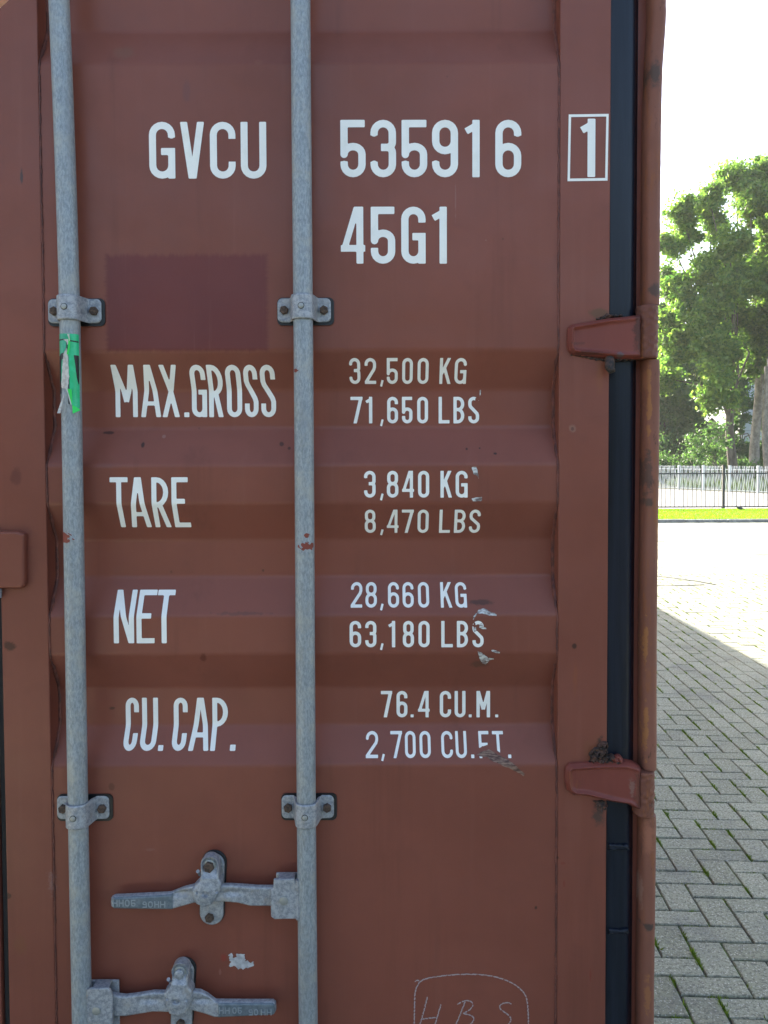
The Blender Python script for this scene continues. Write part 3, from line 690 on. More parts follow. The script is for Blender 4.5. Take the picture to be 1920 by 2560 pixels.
    # clamp on the rod
    Pk = pxpoly(clamp, D0-.036, *K); fk = lambda X, Z: poly_sdf(X, Z, Pk)-.0006
    relief('handle_hub', M_cast, o, fk, pbounds(Pk, .004), .0012, D0-.037, D0-.032, .0018)
    xs_ = [p[0] for p in Pk]; zk = [p[1] for p in Pk]; ib = MB()
    if kind == 0: ib.box(min(xs_)+.006, max(xs_)-.002, D0-.013, D0-.008, min(zk)+.005, max(zk)-.002); ib.box(min(xs_)+.012, max(xs_)-.01, D0-.033, D0-.012, max(zk)-.005, max(zk)-.001)
    else: ib.box(min(xs_)+.002, max(xs_)+.004, D0-.013, D0-.008, min(zk)+.002, max(zk)-.002); ib.box(min(xs_)+.012, max(xs_)-.008, D0-.033, D0-.012, max(zk)-.005, max(zk)-.001)
    ib.build('hub_back', M_cast, o, False, .0015)
    hexbolt('rivet', K[1]+riv[0]*K[0], K[2]+riv[1]*K[0], D0-.037, .0072, M_rivet, o, 24, .003)
    rx = RX[1] if kind == 0 else RX[0]; zc = (max(zk)+min(zk))/2; sg = -1 if kind == 0 else 1; wl = MB()
    wl.tube([(rx+sg*.0150, RY-.008, z_) for z_ in np.linspace(min(zk)-.002, max(zk)-.002, 20)], [.0038+random.random()*.001 for _ in range(20)], 8); wl.build('weld_bead', M_cast, o, True)
    # raised maker's marks on the grip
    fl = D0-.0283
    def mark(chs, y0, y1, flip):
        mb = MB(); x0 = chs[0][1]; x1 = chs[-1][2]; mid = (x0+x1)/2; 
        for ch, xa, xb in chs:
            X0, z0 = W(K[1]+xa*K[0], K[2]+y1*K[0], fl); X1, z1 = W(K[1]+xb*K[0], K[2]+y0*K[0], fl); H = z1-z0; wd = (X1-X0)/H
            g = (lambda X, Y, ch=ch, wd=wd: glyph(ch, X, Y, wd, .155)) if not flip else (lambda X, Y, ch=ch, wd=wd: glyph(ch, wd-X, 1-Y, wd, .155))
            grid_mesh(mb, g, (-.03, wd+.03, -.02, 1.02), 1/24., lambda X, Y: (X0+X*H, np.full(X.shape, fl-.0010), z0+Y*H), fl+.0005)
        mb.build('embossed_mark', M_gletter, o)
    if kind == 0:
        mark([('H', 487, 508), ('H', 513, 534), ('0', 540, 560), ('5', 566, 586)], 707, 736, False)
        mark([('5', 616, 634), ('0', 640, 660), ('H', 667, 687), ('H', 692, 714)], 714, 741, True)
    else:
        mark([('H', 946, 966), ('H', 971, 992), ('0', 1004, 1022), ('5', 1027, 1045)], 1172, 1199, False)
        mark([('5', 1074, 1092), ('0', 1097, 1115), ('H', 1127, 1147), ('H', 1152, 1173)], 1180, 1206, True)
    return o
handle(0); handle(1)

# ------------------------------------------------------------------ lettering
z2 = lambda P, ox, oy: [W(ox+x*.5787, oy+y*.5787, PO) for x, y in P]
cuts.append(z2([(395, 1012), (420, 996), (455, 985), (490, 1005), (530, 1030), (605, 1095), (600, 1105), (520, 1065), (440, 1035)], 960, 1300))
cuts.append(z2([(383, 455), (392, 440), (400, 462), (432, 470), (432, 480), (395, 478)], 960, 1300))
cuts.append(z2([(404, 610), (416, 596), (422, 640), (408, 650)], 960, 640))
lettering('large_lettering', [('G', 373, 438), ('V', 450, 512), ('C', 525, 589), ('U', 602, 666)], 305, 447, .125, parent=drd)
lettering('large_lettering', [('5', 851, 914), ('3', 926, 990), ('5', 1004, 1068), ('9', 1080, 1145), ('1', 1165, 1199), ('6', 1238, 1303)], 300, 443.5, .13, parent=drd)
lettering('large_lettering', [('4', 852, 913), ('5', 927, 988), ('G', 1003, 1064), ('1', 1083, 1117)], 517, 659.5, .13, parent=drd)
lettering('check_digit', [('1', 1454, 1488)], 297, 443, .135, parent=drd, flat=D0)
q = [W(*p, D0) for p in ((1421.5, 286.5), (1521.5, 285), (1518.5, 452), (1418.5, 453.5))]
cxm = sum(p[0] for p in q)/4; czm = sum(p[1] for p in q)/4; qi = [(p[0]-math.copysign(.0042, p[0]-cxm), p[1]-math.copysign(.0046, p[1]-czm)) for p in q]
mb = MB(); mb.add([(p[0], D0-.0007, p[1]) for p in q+qi], [((i+1) % 4, i, i+4, (i+1) % 4+4) for i in range(4)]); mb.build('digit_box', M_white, drd)
lettering('lettering', [('M', 271, 328), ('A', 336, 388), ('X', 390, 437), ('.', 447, 460), ('G', 467, 506), ('R', 511, 549), ('O', 557, 596), ('S', 603, 638), ('S', 645, 683)], 912, 1043, .095, parent=drd, slant=0)
lettering('lettering', [('T', 275, 320), ('A', 319, 370), ('R', 379, 421), ('E', 429, 470)], 1193, 1318, .098, parent=drd)
lettering('lettering', [('N', 284, 335), ('E', 341, 386), ('T', 388, 432)], 1474, 1608, .10, parent=drd)
lettering('lettering', [('C', 298, 332), ('U', 340, 381), ('.', 388, 401), ('C', 421, 457), ('A', 464, 516), ('P', 520, 560), ('.', 570, 584)], 1744, 1877, .10, parent=drd)
KG = [('K', 1101, 1130), ('G', 1139, 1169)]; LBS = [('L', 1100, 1128), ('B', 1138, 1166), ('S', 1176, 1204)]; Z3 = ('0', 1045, 1073); CM = (',', 950, 959)
LL = [([('3', 872, 900), ('2', 911, 940), CM, ('5', 967, 995), ('0', 1006, 1033), Z3]+KG, 895, 960),
      ([('7', 874, 905), ('1', 914, 930), CM, ('6', 968, 996), ('5', 1006, 1033), Z3]+LBS, 992, 1058.5),
      ([('3', 910, 939), CM, ('8', 967, 996), ('4', 1005, 1035), Z3]+KG, 1177, 1244),
      ([('8', 911, 939), CM, ('4', 967, 997), ('7', 1005, 1035), Z3]+LBS, 1274, 1332),
      ([('2', 876, 905), ('8', 913, 942), CM, ('6', 970, 998), ('6', 1007, 1035), ('0', 1046, 1074), ('K', 1103, 1132), ('G', 1140, 1169)], 1455, 1519),
      ([('6', 874, 903), ('3', 913, 941), CM, ('1', 972, 988), ('8', 1007, 1035), ('0', 1046, 1074), ('L', 1103, 1132), ('B', 1142, 1170), ('S', 1181, 1209)], 1552, 1618),
      ([('7', 952, 981), ('6', 992, 1020), ('.', 1028, 1036), ('4', 1047, 1077), ('C', 1103, 1132), ('U', 1141, 1169), ('.', 1177, 1185), ('M', 1197, 1232), ('.', 1245, 1253)], 1727, 1793),
      ([('2', 914, 945), (',', 953, 962), ('7', 976, 1006), ('0', 1013, 1040), ('0', 1050, 1078), ('C', 1105, 1134), ('U', 1141, 1169), ('.', 1179, 1187), ('F', 1200, 1226), ('T', 1235, 1263), ('.', 1272, 1280)], 1827, 1895)]
for ch, a, b in LL: lettering('small_lettering', ch, a, b, .125, parent=drd, rows=44)
# scrapes, residue, chalk: thin films on the sheet
def film(name, P, mat, k=.5787, ox=0, oy=0, amp=.003, s=500, seed=1, off=.0009, holes=0.):
    Q = []
    for x, y in P:
        px, py = ox+x*k, oy+y*k; zz = zsurf(px, py); Q.append((W(px, py, PO+float(depth(zz)))[0], zz))
    def f(X, Z):
        d = poly_sdf(X, Z, Q)+fnoise(X, Z, s, seed)*amp
        if holes: d = np.maximum(d, (fnoise(X, Z, s*1.6, seed+9)-holes)*.002)
        return d
    mb = MB(); grid_mesh(mb, f, pbounds(Q, .006), .0009, lambda X, Z: (X, PO+depth(Z)-off, Z)); return mb.build(name, mat, drd)
o6 = dict(ox=960, oy=1300); o4 = dict(ox=960, oy=640); o7 = dict(ox=0, oy=1840)
film('paint_scrape', [(408, 388), (432, 380), (450, 392), (486, 408), (486, 414), (455, 412), (425, 402), (400, 405), (385, 432), (384, 420)], M_scuff, **o6, amp=.0008, seed=2)
film('paint_scrape', [(412, 446), (424, 443), (428, 462), (440, 466), (444, 472), (424, 470), (412, 464)], M_scuff, **o6, amp=.0006, seed=3)
film('paint_scrape', [(384, 470), (396, 462), (400, 480), (390, 484)], M_scuff, **o6, amp=.0006, seed=12)
film('paint_scrape', [(405, 568), (420, 572), (446, 590), (475, 600), (456, 606), (440, 622), (424, 620), (412, 598)], M_scuff, **o6, amp=.0009, seed=4, holes=.9)
film('paint_scrape', [(460, 562), (475, 560), (502, 570), (498, 576), (475, 572)], M_scuff, **o6, amp=.0005, seed=5)
film('brown_scrape', [(396, 1016), (425, 998), (452, 990), (490, 1012), (540, 1038), (575, 1065), (606, 1094), (602, 1104), (560, 1080), (505, 1056), (470, 1040), (440, 1022)], M_scrape, **o6, amp=.0009, seed=6)
film('paint_scrape', [(380, 915), (398, 912), (408, 935), (410, 965), (398, 945), (384, 940)], M_scuff, **o4, amp=.0012, seed=7, holes=.6)
film('paint_scrape', [(378, 1048), (424, 1040), (420, 1056), (400, 1062), (384, 1060)], M_scuff, **o4, amp=.0009, seed=8)
film('paint_scrape', [(414, 580), (419, 578), (417, 600), (412, 612)], M_scuff, **o4, amp=.0003, seed=9)
film('sticker_residue', [(985, 942), (1000, 936), (1008, 955), (1022, 955), (1022, 940), (1056, 942), (1062, 968), (1080, 976), (1094, 972), (1094, 992), (1078, 996), (1070, 1003), (1030, 1006), (1010, 990), (996, 1000), (988, 990), (996, 975)], M_resid, **o7, amp=.0018, s=700, seed=10)
def chalk(lines, k, ox, oy):
    mb = MB()
    for li, pts in enumerate(lines):
        Q = [W(ox+x*k, oy+y*k, PO) for x, y in pts]
        # round the drawn corners a little
        for _ in range(2):
            if len(Q) > 2:
                N_ = [Q[0]]
                for a, b in zip(Q[:-1], Q[1:]): N_ += [(a[0]*.75+b[0]*.25, a[1]*.75+b[1]*.25), (a[0]*.25+b[0]*.75, a[1]*.25+b[1]*.75)]
                Q = N_+[Q[-1]]
        f = lambda X, Z: poly_stroke(X, Z, Q, .0019, False, False)+np.maximum(fnoise(X, Z, 1500, li), -.3)*.0011
        grid_mesh(mb, f, pbounds(Q, .003), .0007, lambda X, Z: (X, PO+depth(Z)-.0005, Z))
    mb.build('chalk_drawing', M_chalk, drd)
chalk([[(130, 1300), (131, 1200), (135, 1060), (230, 1036), (370, 1026), (480, 1036), (560, 1068), (605, 1105), (622, 1150), (625, 1300)], [(135, 1060), (142, 1054), (150, 1056)],
       [(187, 1128), (172, 1190), (150, 1262)], [(246, 1160), (232, 1205), (216, 1262)], [(165, 1222), (222, 1215)],
       [(350, 1148), (332, 1195), (306, 1256)], [(318, 1158), (345, 1142), (375, 1143), (388, 1160), (368, 1186), (335, 1199), (372, 1202), (392, 1220), (376, 1244), (345, 1262)],
       [(550, 1156), (526, 1149), (500, 1160), (500, 1178), (520, 1192), (544, 1208), (549, 1228), (535, 1250), (515, 1262)]], .5787, 960, 1840)

# torn green sticker on the left rod
zc_ = (.1627, 100, 700); rx0 = RX[0]
def wrap(name, P, mat, off, amp=.0004, seed=1, parent=rods[0]):
    RR = .0168+off; Q = [(W(zc_[1]+x*zc_[0], zc_[2]+y*zc_[0], RY-.016)) for x, y in P]
    xc = W(183-.0, 925, RY-.016)[0]; xc = rx0*(RY-.016)/RY
    sc = RY/(RY-.016)
    f = lambda X, Z: np.maximum(poly_sdf(X, Z, Q)+fnoise(X, Z, 600, seed)*amp, np.abs(X-xc)-.0166)
    def pos(X, Z):
        dx = np.clip((X-xc)*1.0, -RR*.9995, RR*.9995); return rx0+dx, RY-np.sqrt(np.maximum(RR*RR-dx*dx, 1e-9)), Z
    mb = MB(); grid_mesh(mb, f, pbounds(Q, .003), .0008, pos); return mb.build(name, mat, parent, True)
st = wrap('sticker', [(480, 825), (700, 825), (700, 1970), (610, 1965), (520, 1900), (500, 1480), (500, 1200), (470, 1000)], M_green, .0004)
wrap('sticker_half', [(200, 812), (480, 825), (470, 1000), (420, 1150), (385, 1500), (368, 1640), (350, 1800), (300, 1955), (200, 1960)], M_teal, .0004, seed=2)
wrap('torn_paper', [(478, 1045), (495, 1200), (510, 1480), (492, 1690), (400, 1660), (370, 1640), (390, 1500), (418, 1150)], M_paper, .0011, .0006, 3)
wrap('printed_line', [(200, 912), (440, 902), (440, 922), (200, 938)], M_black, .0008, 0); wrap('printed_line', [(455, 918), (700, 938), (700, 962), (455, 935)], M_black, .0008, 0)
wrap('printed_line', [(465, 935), (485, 935), (488, 1060), (472, 1060)], M_black, .0008, 0); wrap('printed_line', [(502, 1500), (512, 1500), (520, 1915), (498, 1900)], M_black, .0008, 0)
wrap('printed_letter', [(425, 1112), (370, 1130), (325, 1190), (308, 1300), (303, 1500), (312, 1660), (340, 1745), (366, 1752), (372, 1650), (368, 1560), (370, 1400), (378, 1250), (395, 1210), (412, 1225)], M_black, .0008, .0001)
wrap('printed_letter', [(568, 1150), (640, 1150), (640, 1700), (605, 1500), (585, 1280)], M_black, .0008, .0001)
def curl(P, ys, mat, nm='sticker_curl'):
    v = [(W(zc_[1]+x*zc_[0], zc_[2]+y*zc_[0], RY-.018)[0], RY-.0178-d, W(zc_[1]+x*zc_[0], zc_[2]+y*zc_[0], RY-.018)[1]) for (x, y), d in zip(P, ys)]
    o = MB().add(v, [tuple(range(len(v)))[::-1]]).build(nm, mat, rods[0]); s_ = o.modifiers.new('t', 'SOLIDIFY'); s_.thickness = .0003
curl([(368, 1765), (335, 2052), (288, 2050), (322, 1900)], [.001, .006, .007, .003], M_paper)
curl([(425, 1670), (490, 1680), (495, 1830), (500, 1920), (455, 1790)], [.001, .001, .001, .002, .002], M_lime)
curl([(500, 1920), (555, 1945), (640, 2000), (535, 2056)], [.002, .002, .004, .009], M_lime)
curl([(410, 1665), (425, 1670), (500, 1915), (485, 1910)], [.003, .002, .004, .005], M_paper)
curl([(425, 1000), (462, 930), (455, 830), (420, 830), (440, 880), (445, 910), (360, 910), (410, 950)], [.001]*8, M_paper)
curl([(440, 905), (465, 910), (465, 1050), (440, 1150), (420, 1140), (440, 1020)], [.0015, .001, .001, .003, .003, .002], M_lime)
# red paint smears on the rods
M_smear = NM('red_smear').fin((.22, .045, .028), .6)
def smear(rxx, px, py, rx_, rz_, seed, par):
    RR = .0171; xc = rxx*(RY-.016)/RY; x, z_ = W(px, py, RY-.016)
    f = lambda X, Z: (np.hypot((X-x)/rx_, (Z-z_)/rz_)-1)*.006+fnoise(X+Z*.6, Z, 700, seed)*.003
    def pos(X, Z): dx = np.clip(X-xc, -.0166, .0166); return rxx+dx, RY-np.sqrt(RR*RR-dx*dx), Z
    mb = MB(); grid_mesh(mb, f, (max(x-.02, xc-.016), min(x+.02, xc+.016), z_-.016, z_+.016), .0008, pos); 
    if mb.v: mb.build('red_smear', M_smear, par, True)
smear(RX[0], 168, 1345, .012, .009, 1, rods[0]); smear(RX[1], 770, 1366, .012, .006, 2, rods[1]); smear(RX[1], 768, 1338, .004, .004, 3, rods[1]); smear(RX[1], 741, 925, .004, .003, 4, rods[1])

# ================================================================== GROUND
exec_ground = True
m = NM('paver_concrete')
isl = m.n('ShaderNodeNewGeometry').outputs['Random Per Island']
c = m.mix(isl, (.38, .385, .265), (.48, .485, .35))
ag = m.voro(120); c = m.mix(m.ramp(ag, .32, .20, 0, .9), c, (.78, .78, .66))
c = m.mix(m.ramp(m.noise(95, 5, .8), .50, .58, 0, .75), c, (.15, .155, .12)); c = m.mix(m.ramp(m.noise(2.6, 5, .65), .48, .70, 0, .45), c, (.17, .175, .17))
c = m.mix(m.ramp(m.noise(6, 4, .6), .58, .75, 0, .3), c, (.19, .20, .17))
M_paver = m.fin(c, .75, 0, m.bump(m.noise(110, 5, .8), 1, .008))
m = NM('mossy_joint')
mo = m.ramp(m.noise(1.7, 3, .6), .47, .60); g = m.noise(60, 4, .7)
c = m.mix(m.ramp(g, .35, .65), (.045, .043, .036), (.11, .105, .085)); c = m.mix(m.math('MULTIPLY', mo, m.ramp(m.noise(14, 4, .7), .42, .55)), c, m.mix(m.ramp(g, .4, .6), (.055, .11, .015), (.14, .22, .03)))
M_joint = m.fin(c, .95, 0, m.bump(g, 1, .01))
m = NM('asphalt_pale')
c = m.mix(m.ramp(m.noise(60, 5, .7), .4, .6), (.24, .24, .225), (.34, .34, .32)); M_asph = m.fin(c, .85, 0, m.bump(m.noise(200, 3), .4, .004))
m = NM('dark_tarmac'); M_tar = m.fin(m.mix(m.ramp(m.noise(60, 5, .7), .4, .6), (.055, .055, .055), (.10, .10, .098)), .85)
m = NM('kerb_stone'); M_kerb = m.fin(m.mix(m.ramp(m.noise(8, 5, .6), .4, .65), (.22, .22, .21), (.34, .34, .32)), .8)
m = NM('grass_ground'); g = m.noise(5, 5, .7); M_grass = m.fin(m.mix(m.ramp(g, .35, .65), (.10, .18, .015), (.18, .25, .025)), .9)
m = NM('soil_with_painted_shade'); M_soil = m.fin(m.mix(m.ramp(m.noise(2, 5, .7), .4, .6), (.022, .040, .014), (.045, .05, .022)), .9)  # undergrowth soil with the shade behind the pale fence put into its colour
# ground reaches the horizon; its paved part carries the sand and moss of the joints
def sheet(name, x0, x1, y0, y1, z_, mat, kind='structure'):
    o = MB().add([(x0, y0, z_), (x1, y0, z_), (x1, y1, z_), (x0, y1, z_)], [(0, 1, 2, 3)]).build(name, mat); o['kind'] = kind; return o
sheet('ground', -300, 300, -300, 300, -.030, M_tar)
sheet('joint_sand', -7, 14.5, -2.6, 18.0, -.0065, M_joint)
# pavers: herringbone, with a band of stretcher courses running away from the camera
PA = R(-3.); ca, sa = math.cos(PA), math.sin(PA); V = []; Fc = []; EDG = []; EDG2 = []
def paver(u0, v0, u1, v1):
    v0 *= VS; v1 *= VS
    g_ = .0026; u0 += g_; v0 += g_; u1 -= g_; v1 -= g_; cx_, cy_ = (u0+u1)/2, (v0+v1)/2
    x = cx_*ca-cy_*sa; y = cx_*sa+cy_*ca
    if not (-6.5 < x < 14.3 and -2.5 < y < 17.9): return
    if XL-.0 < x < XR-.12 and D0+.3 < y < YB-.2: return
    if x < -2.2 and y > 6: return
    if y < 10 and x > .4: EDG.append((u0-g_, v0, v1)); EDG2.append((v0-g_, u0, u1))
    t = random.gauss(0, .0010); tx = random.gauss(0, .006); ty = random.gauss(0, .004); rz = random.gauss(0, .009); k = len(V); u0 += random.random()*.0012; v0 += random.random()*.0015; u1 -= random.random()*.0012; v1 -= random.random()*.0015
    for h, ins in ((-.012, 0), (-.0028, 0), (0, .0030)):
        for a, b in ((u0+ins, v0+ins), (u1-ins, v0+ins), (u1-ins, v1-ins), (u0+ins, v1-ins)):
            da, db = a-cx_, b-cy_; a2 = cx_+da-db*rz; b2 = cy_+db+da*rz
            V.append((a2*ca-b2*sa, a2*sa+b2*ca, h+t+tx*da+ty*db))
    for r_ in (0, 4):
        for i in range(4): Fc.append((k+r_+i, k+r_+(i+1) % 4, k+r_+4+(i+1) % 4, k+r_+4+i))
    Fc.append((k+8, k+9, k+10, k+11))
A_ = .101; VS = .82; BAND0, BAND1 = 1.62, 1.62+A_*8
def in_band(u): return BAND0 <= u < BAND1
def herring(ulo, uhi, vlo, vhi):
    # 90 degree herringbone on a lattice of paver widths
    nu = int((uhi-ulo)/A_)+4; nv = int((vhi-vlo)/A_)+4; done = set()
    for i in range(-2, nu):
        for j in range(-2, nv):
            k = (i+j) % 4
            if k == 0: cells = ((i, j), (i+1, j))
            elif k == 2: cells = ((i, j), (i, j+1))
            else: continue
            a = ulo+cells[0][0]*A_; b = vlo+cells[0][1]*A_; c2 = ulo+(cells[1][0]+1)*A_; d2 = vlo+(cells[1][1]+1)*A_
            a, c2 = max(a, ulo), min(c2, uhi)
            if c2-a < .03: continue
            paver(a, b, c2, d2)
herring(BAND0-88*A_, BAND0, -7.979, 23.5); herring(BAND1, 15.6, -7.979, 23.5)
for r_ in range(8):
    v_ = -6+(r_ % 2)*A_
    while v_ < 23.5: paver(BAND0+r_*A_, v_, BAND0+(r_+1)*A_, v_+2*A_); v_ += 2*A_
me = bpy.data.meshes.new('pavement'); me.from_pydata(V, [], Fc); pv = link('pavement', me, M_paver); pv['kind'] = 'structure'
# moss standing in the joints
m = NM('moss_green'); M_moss = m.fin(m.mix(m.n('ShaderNodeNewGeometry').outputs['Random Per Island'], (.12, .22, .015), (.32, .42, .04)), .9)
V = []; Fc = []
def tuft(x, y, n, sp, h):
    for _ in range(n):
        a = random.random()*6.28; q = random.gauss(0, sp); bx, by = x+q*math.cos(a)*.35, y+q*math.sin(a); s = .0016+random.random()*.0022; hh = h*(.4+random.random()); k = len(V)
        lx, ly = random.gauss(0, .5)*hh, random.gauss(0, .5)*hh; dx, dy = math.cos(a*3)*s, math.sin(a*3)*s
        V.extend([(bx-dx, by-dy, -.006), (bx+dx, by+dy, -.006), (bx+lx, by+ly, -.004+hh)]); Fc.append((k, k+1, k+2))
for (u_, va, vb) in EDG:
    f_ = fnoise(np.array(u_*2.), np.array(va*.5), 3.0, 77)
    if f_ < -.85 or random.random() < .08: continue
    s0, s1 = sorted((random.random(), random.random())); L_ = vb-va; nn = int((s1-s0)*L_/.004)
    for k in range(nn):
        v_ = va+L_*(s0+(s1-s0)*k/nn); x, y = u_*ca-v_*sa, u_*sa+v_*ca
        if y > 3.4 and k % 2: continue
        tuft(x, y, 7, .0125, .010)
for (v_, ua, ub) in EDG2:
    if random.random() < .6: continue
    s0 = random.random()*.7; nn = int(.3*(ub-ua)/.004)
    for k in range(nn):
        u_ = ua+(ub-ua)*(s0+.3*k/nn); tuft(u_*ca-v_*sa, u_*sa+v_*ca, 2, .004, .005)
me = bpy.data.meshes.new('joint_moss'); me.from_pydata(V, [], Fc); o = link('joint_moss', me, M_moss); o['kind'] = 'stuff'

# kerb, verge, far lane, undergrowth
KY = 17.95
kb = MB()
for i in range(60): kb.box(-12+i*1.0+.004, -12+(i+1)*1.0-.004, KY, KY+.12, -.05, .068+random.gauss(0, .002))
o = kb.build('kerb', M_kerb, None, False, .01); o['kind'] = 'structure'
sheet('verge', -12, 48, KY+.12, 21.6, .060, M_grass)
sheet('far_road', -60, 120, 21.6, 42, -.012, M_asph)
o = MB().add([(-60, 130, -.006), (-60, 44, -.006), (11.1, 44, -.006), (19.9, 24.2, -.006), (120, 24.2, -.006), (120, 130, -.006)], [(0, 1, 2, 3, 4, 5)]).build('undergrowth', M_soil); o['kind'] = 'structure'
# dark strips laid on the paving in place of thin shadow lines
M_shadow_line = NM('shadow_line_paint').fin((.035, .04, .042), .6)
dr = MB(); P = [W2 for W2 in [(3.0, 9.95), (3.75, 9.28), (4.15, 8.98)]]
def gpt(px, py): y = CAMZ*F/(py-1148.0); return ((px-960)/F*y, y)
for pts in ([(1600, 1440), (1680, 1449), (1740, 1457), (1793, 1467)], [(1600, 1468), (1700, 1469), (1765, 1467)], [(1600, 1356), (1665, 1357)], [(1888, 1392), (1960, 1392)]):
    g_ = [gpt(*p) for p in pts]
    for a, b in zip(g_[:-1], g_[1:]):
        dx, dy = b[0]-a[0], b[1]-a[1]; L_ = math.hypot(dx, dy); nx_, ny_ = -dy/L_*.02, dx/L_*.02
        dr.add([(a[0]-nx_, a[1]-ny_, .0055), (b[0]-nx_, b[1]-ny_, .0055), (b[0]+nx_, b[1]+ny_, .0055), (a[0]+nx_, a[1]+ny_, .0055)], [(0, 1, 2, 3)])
o = dr.build('pavement_shadow_line', M_shadow_line); o['kind'] = 'structure'
# grass blades
def blades(name, x0, x1, y0, y1, z_, n, h, mat, dens=None):
    x = x0+(x1-x0)*rng.random(n); y = y0+(y1-y0)*rng.random(n)
    if dens is not None: k = dens(x, y); x = x[k]; y = y[k]; n = len(x)
    a = rng.random(n)*6.28; hh = h*(.5+rng.random(n)); wd = .006+.006*rng.random(n)
    p = np.zeros((n, 3, 3)); p[:, 0] = np.stack([x-np.cos(a)*wd, y-np.sin(a)*wd, np.full(n, z_)], 1); p[:, 1] = np.stack([x+np.cos(a)*wd, y+np.sin(a)*wd, np.full(n, z_)], 1)
    p[:, 2] = np.stack([x+rng.normal(0, .4, n)*hh, y+rng.normal(0, .4, n)*hh, z_+hh], 1)
    return tri_mesh(name, p.reshape(-1, 3), 3, mat)
def tri_mesh(name, co, k, mat, parent=None):
    n = len(co)//k; me = bpy.data.meshes.new(name); me.vertices.add(len(co)); me.vertices.foreach_set('co', co.astype(np.float32).ravel())
    me.loops.add(n*k); me.loops.foreach_set('vertex_index', np.arange(n*k, dtype=np.int32)); me.polygons.add(n)
    me.polygons.foreach_set('loop_start', np.arange(0, n*k, k, dtype=np.int32)); me.polygons.foreach_set('loop_total', np.full(n, k, dtype=np.int32)); me.update(calc_edges=True)
    return link(name, me, mat, parent)
def leafmat(name, a, b, tr=.55, gloss=.5):
    m = NM(name); isl = m.n('ShaderNodeNewGeometry').outputs['Random Per Island']; c = m.mix(isl, a, b)
    m.fin(c, gloss); t = m.n('ShaderNodeBsdfTranslucent'); m.put(t.inputs[0], m.mix(.0, c, c)); 
    br = m.n('ShaderNodeVectorMath', operation='MULTIPLY'); m.L.new(c, br.inputs[0]); br.inputs[1].default_value = (1.9, 2.3, 1.0); m.L.new(br.outputs[0], t.inputs[0])
    mx = m.n('ShaderNodeMixShader'); mx.inputs[0].default_value = tr; m.L.new(m.b.outputs[0], mx.inputs[1]); m.L.new(t.outputs[0], mx.inputs[2]); m.L.new(mx.outputs[0], m.out.inputs[0])
    return m.mat
M_blade = leafmat('grass_blades', (.10, .18, .015), (.20, .27, .025))
o = blades('verge_grass', 5.5, 13.5, KY+.12, 21.6, .06, 110000, .030, M_blade); o['kind'] = 'stuff'
M_weeds = leafmat('weeds', (.03, .06, .02), (.10, .13, .03), .35)

# ================================================================== FENCES
M_fence = NM('dark_fence_paint').fin((.035, .04, .042), .5)
M_fence2 = NM('pale_fence_paint').fin((.66, .69, .68), .5, .0)
def fence(name, label, P0, P1, hgt, sp, panel, mat, lean=0., pr=.008, z0=.06, rail=(.10, .90), post_r=.03, over=.03):
    P0 = Vector((*P0, 0)); P1 = Vector((*P1, 0)); L = (P1-P0).length; u = (P1-P0)/L; nrm = Vector((-u.y, u.x, 0))
    T_ = thing(name, label, 'fence', (P0+P1)/2); n = int(L/panel)
    for i in range(n+1):
        p = P0+u*(i*panel); mb = MB(); mb.obox(p+Vector((0, 0, z0+(hgt+.03)/2)), u*post_r, nrm*post_r, Vector((0, 0, (hgt+.03)/2+.02))); mb.obox(p+Vector((0, 0, z0+hgt+.05)), u*(post_r+.006), nrm*(post_r+.006), Vector((0, 0, .006)))
        mb.build('post', mat, T_)
        if i == n: break
        pm = MB()
        for k in range(1, int(panel/sp)):
            q = p+u*(k*panel/int(panel/sp)); a = q+Vector((0, 0, z0+.05)); b = q+u*lean*hgt+Vector((0, 0, z0+hgt))
            pm.tube([a, b, b+Vector((0, 0, over))], [pr, pr, pr*.2], 6)
        for rz in rail: c = p+u*panel/2+Vector((0, 0, z0+hgt*rz)); pm.obox(c, u*(panel/2-post_r), nrm*.012, Vector((0, 0, .018)))
        pm.build('picket_panel', mat, T_)
    return T_
fy = 22.7; fx = (1809-960)/F*fy
fence('railing_fence', 'dark steel railing along the far edge of the grass verge', (fx-2.6*3, fy), (fx+2.6*5, fy), 1.24, .124, 2.6, M_fence, 0, .010, .0, (.05, .84), .035)
a = Vector((13.6, 38.7)); b = Vector((16.2, 32.6)); u = (b-a).normalized()
fence('palisade_fence', 'pale slanting picket fence in front of the trees, beyond the dark railing', a-u*3.0, b+u*6.1, 1.12, .085, 1.52, M_fence2, -.16, .014, -.01, (.06, .88), .045)

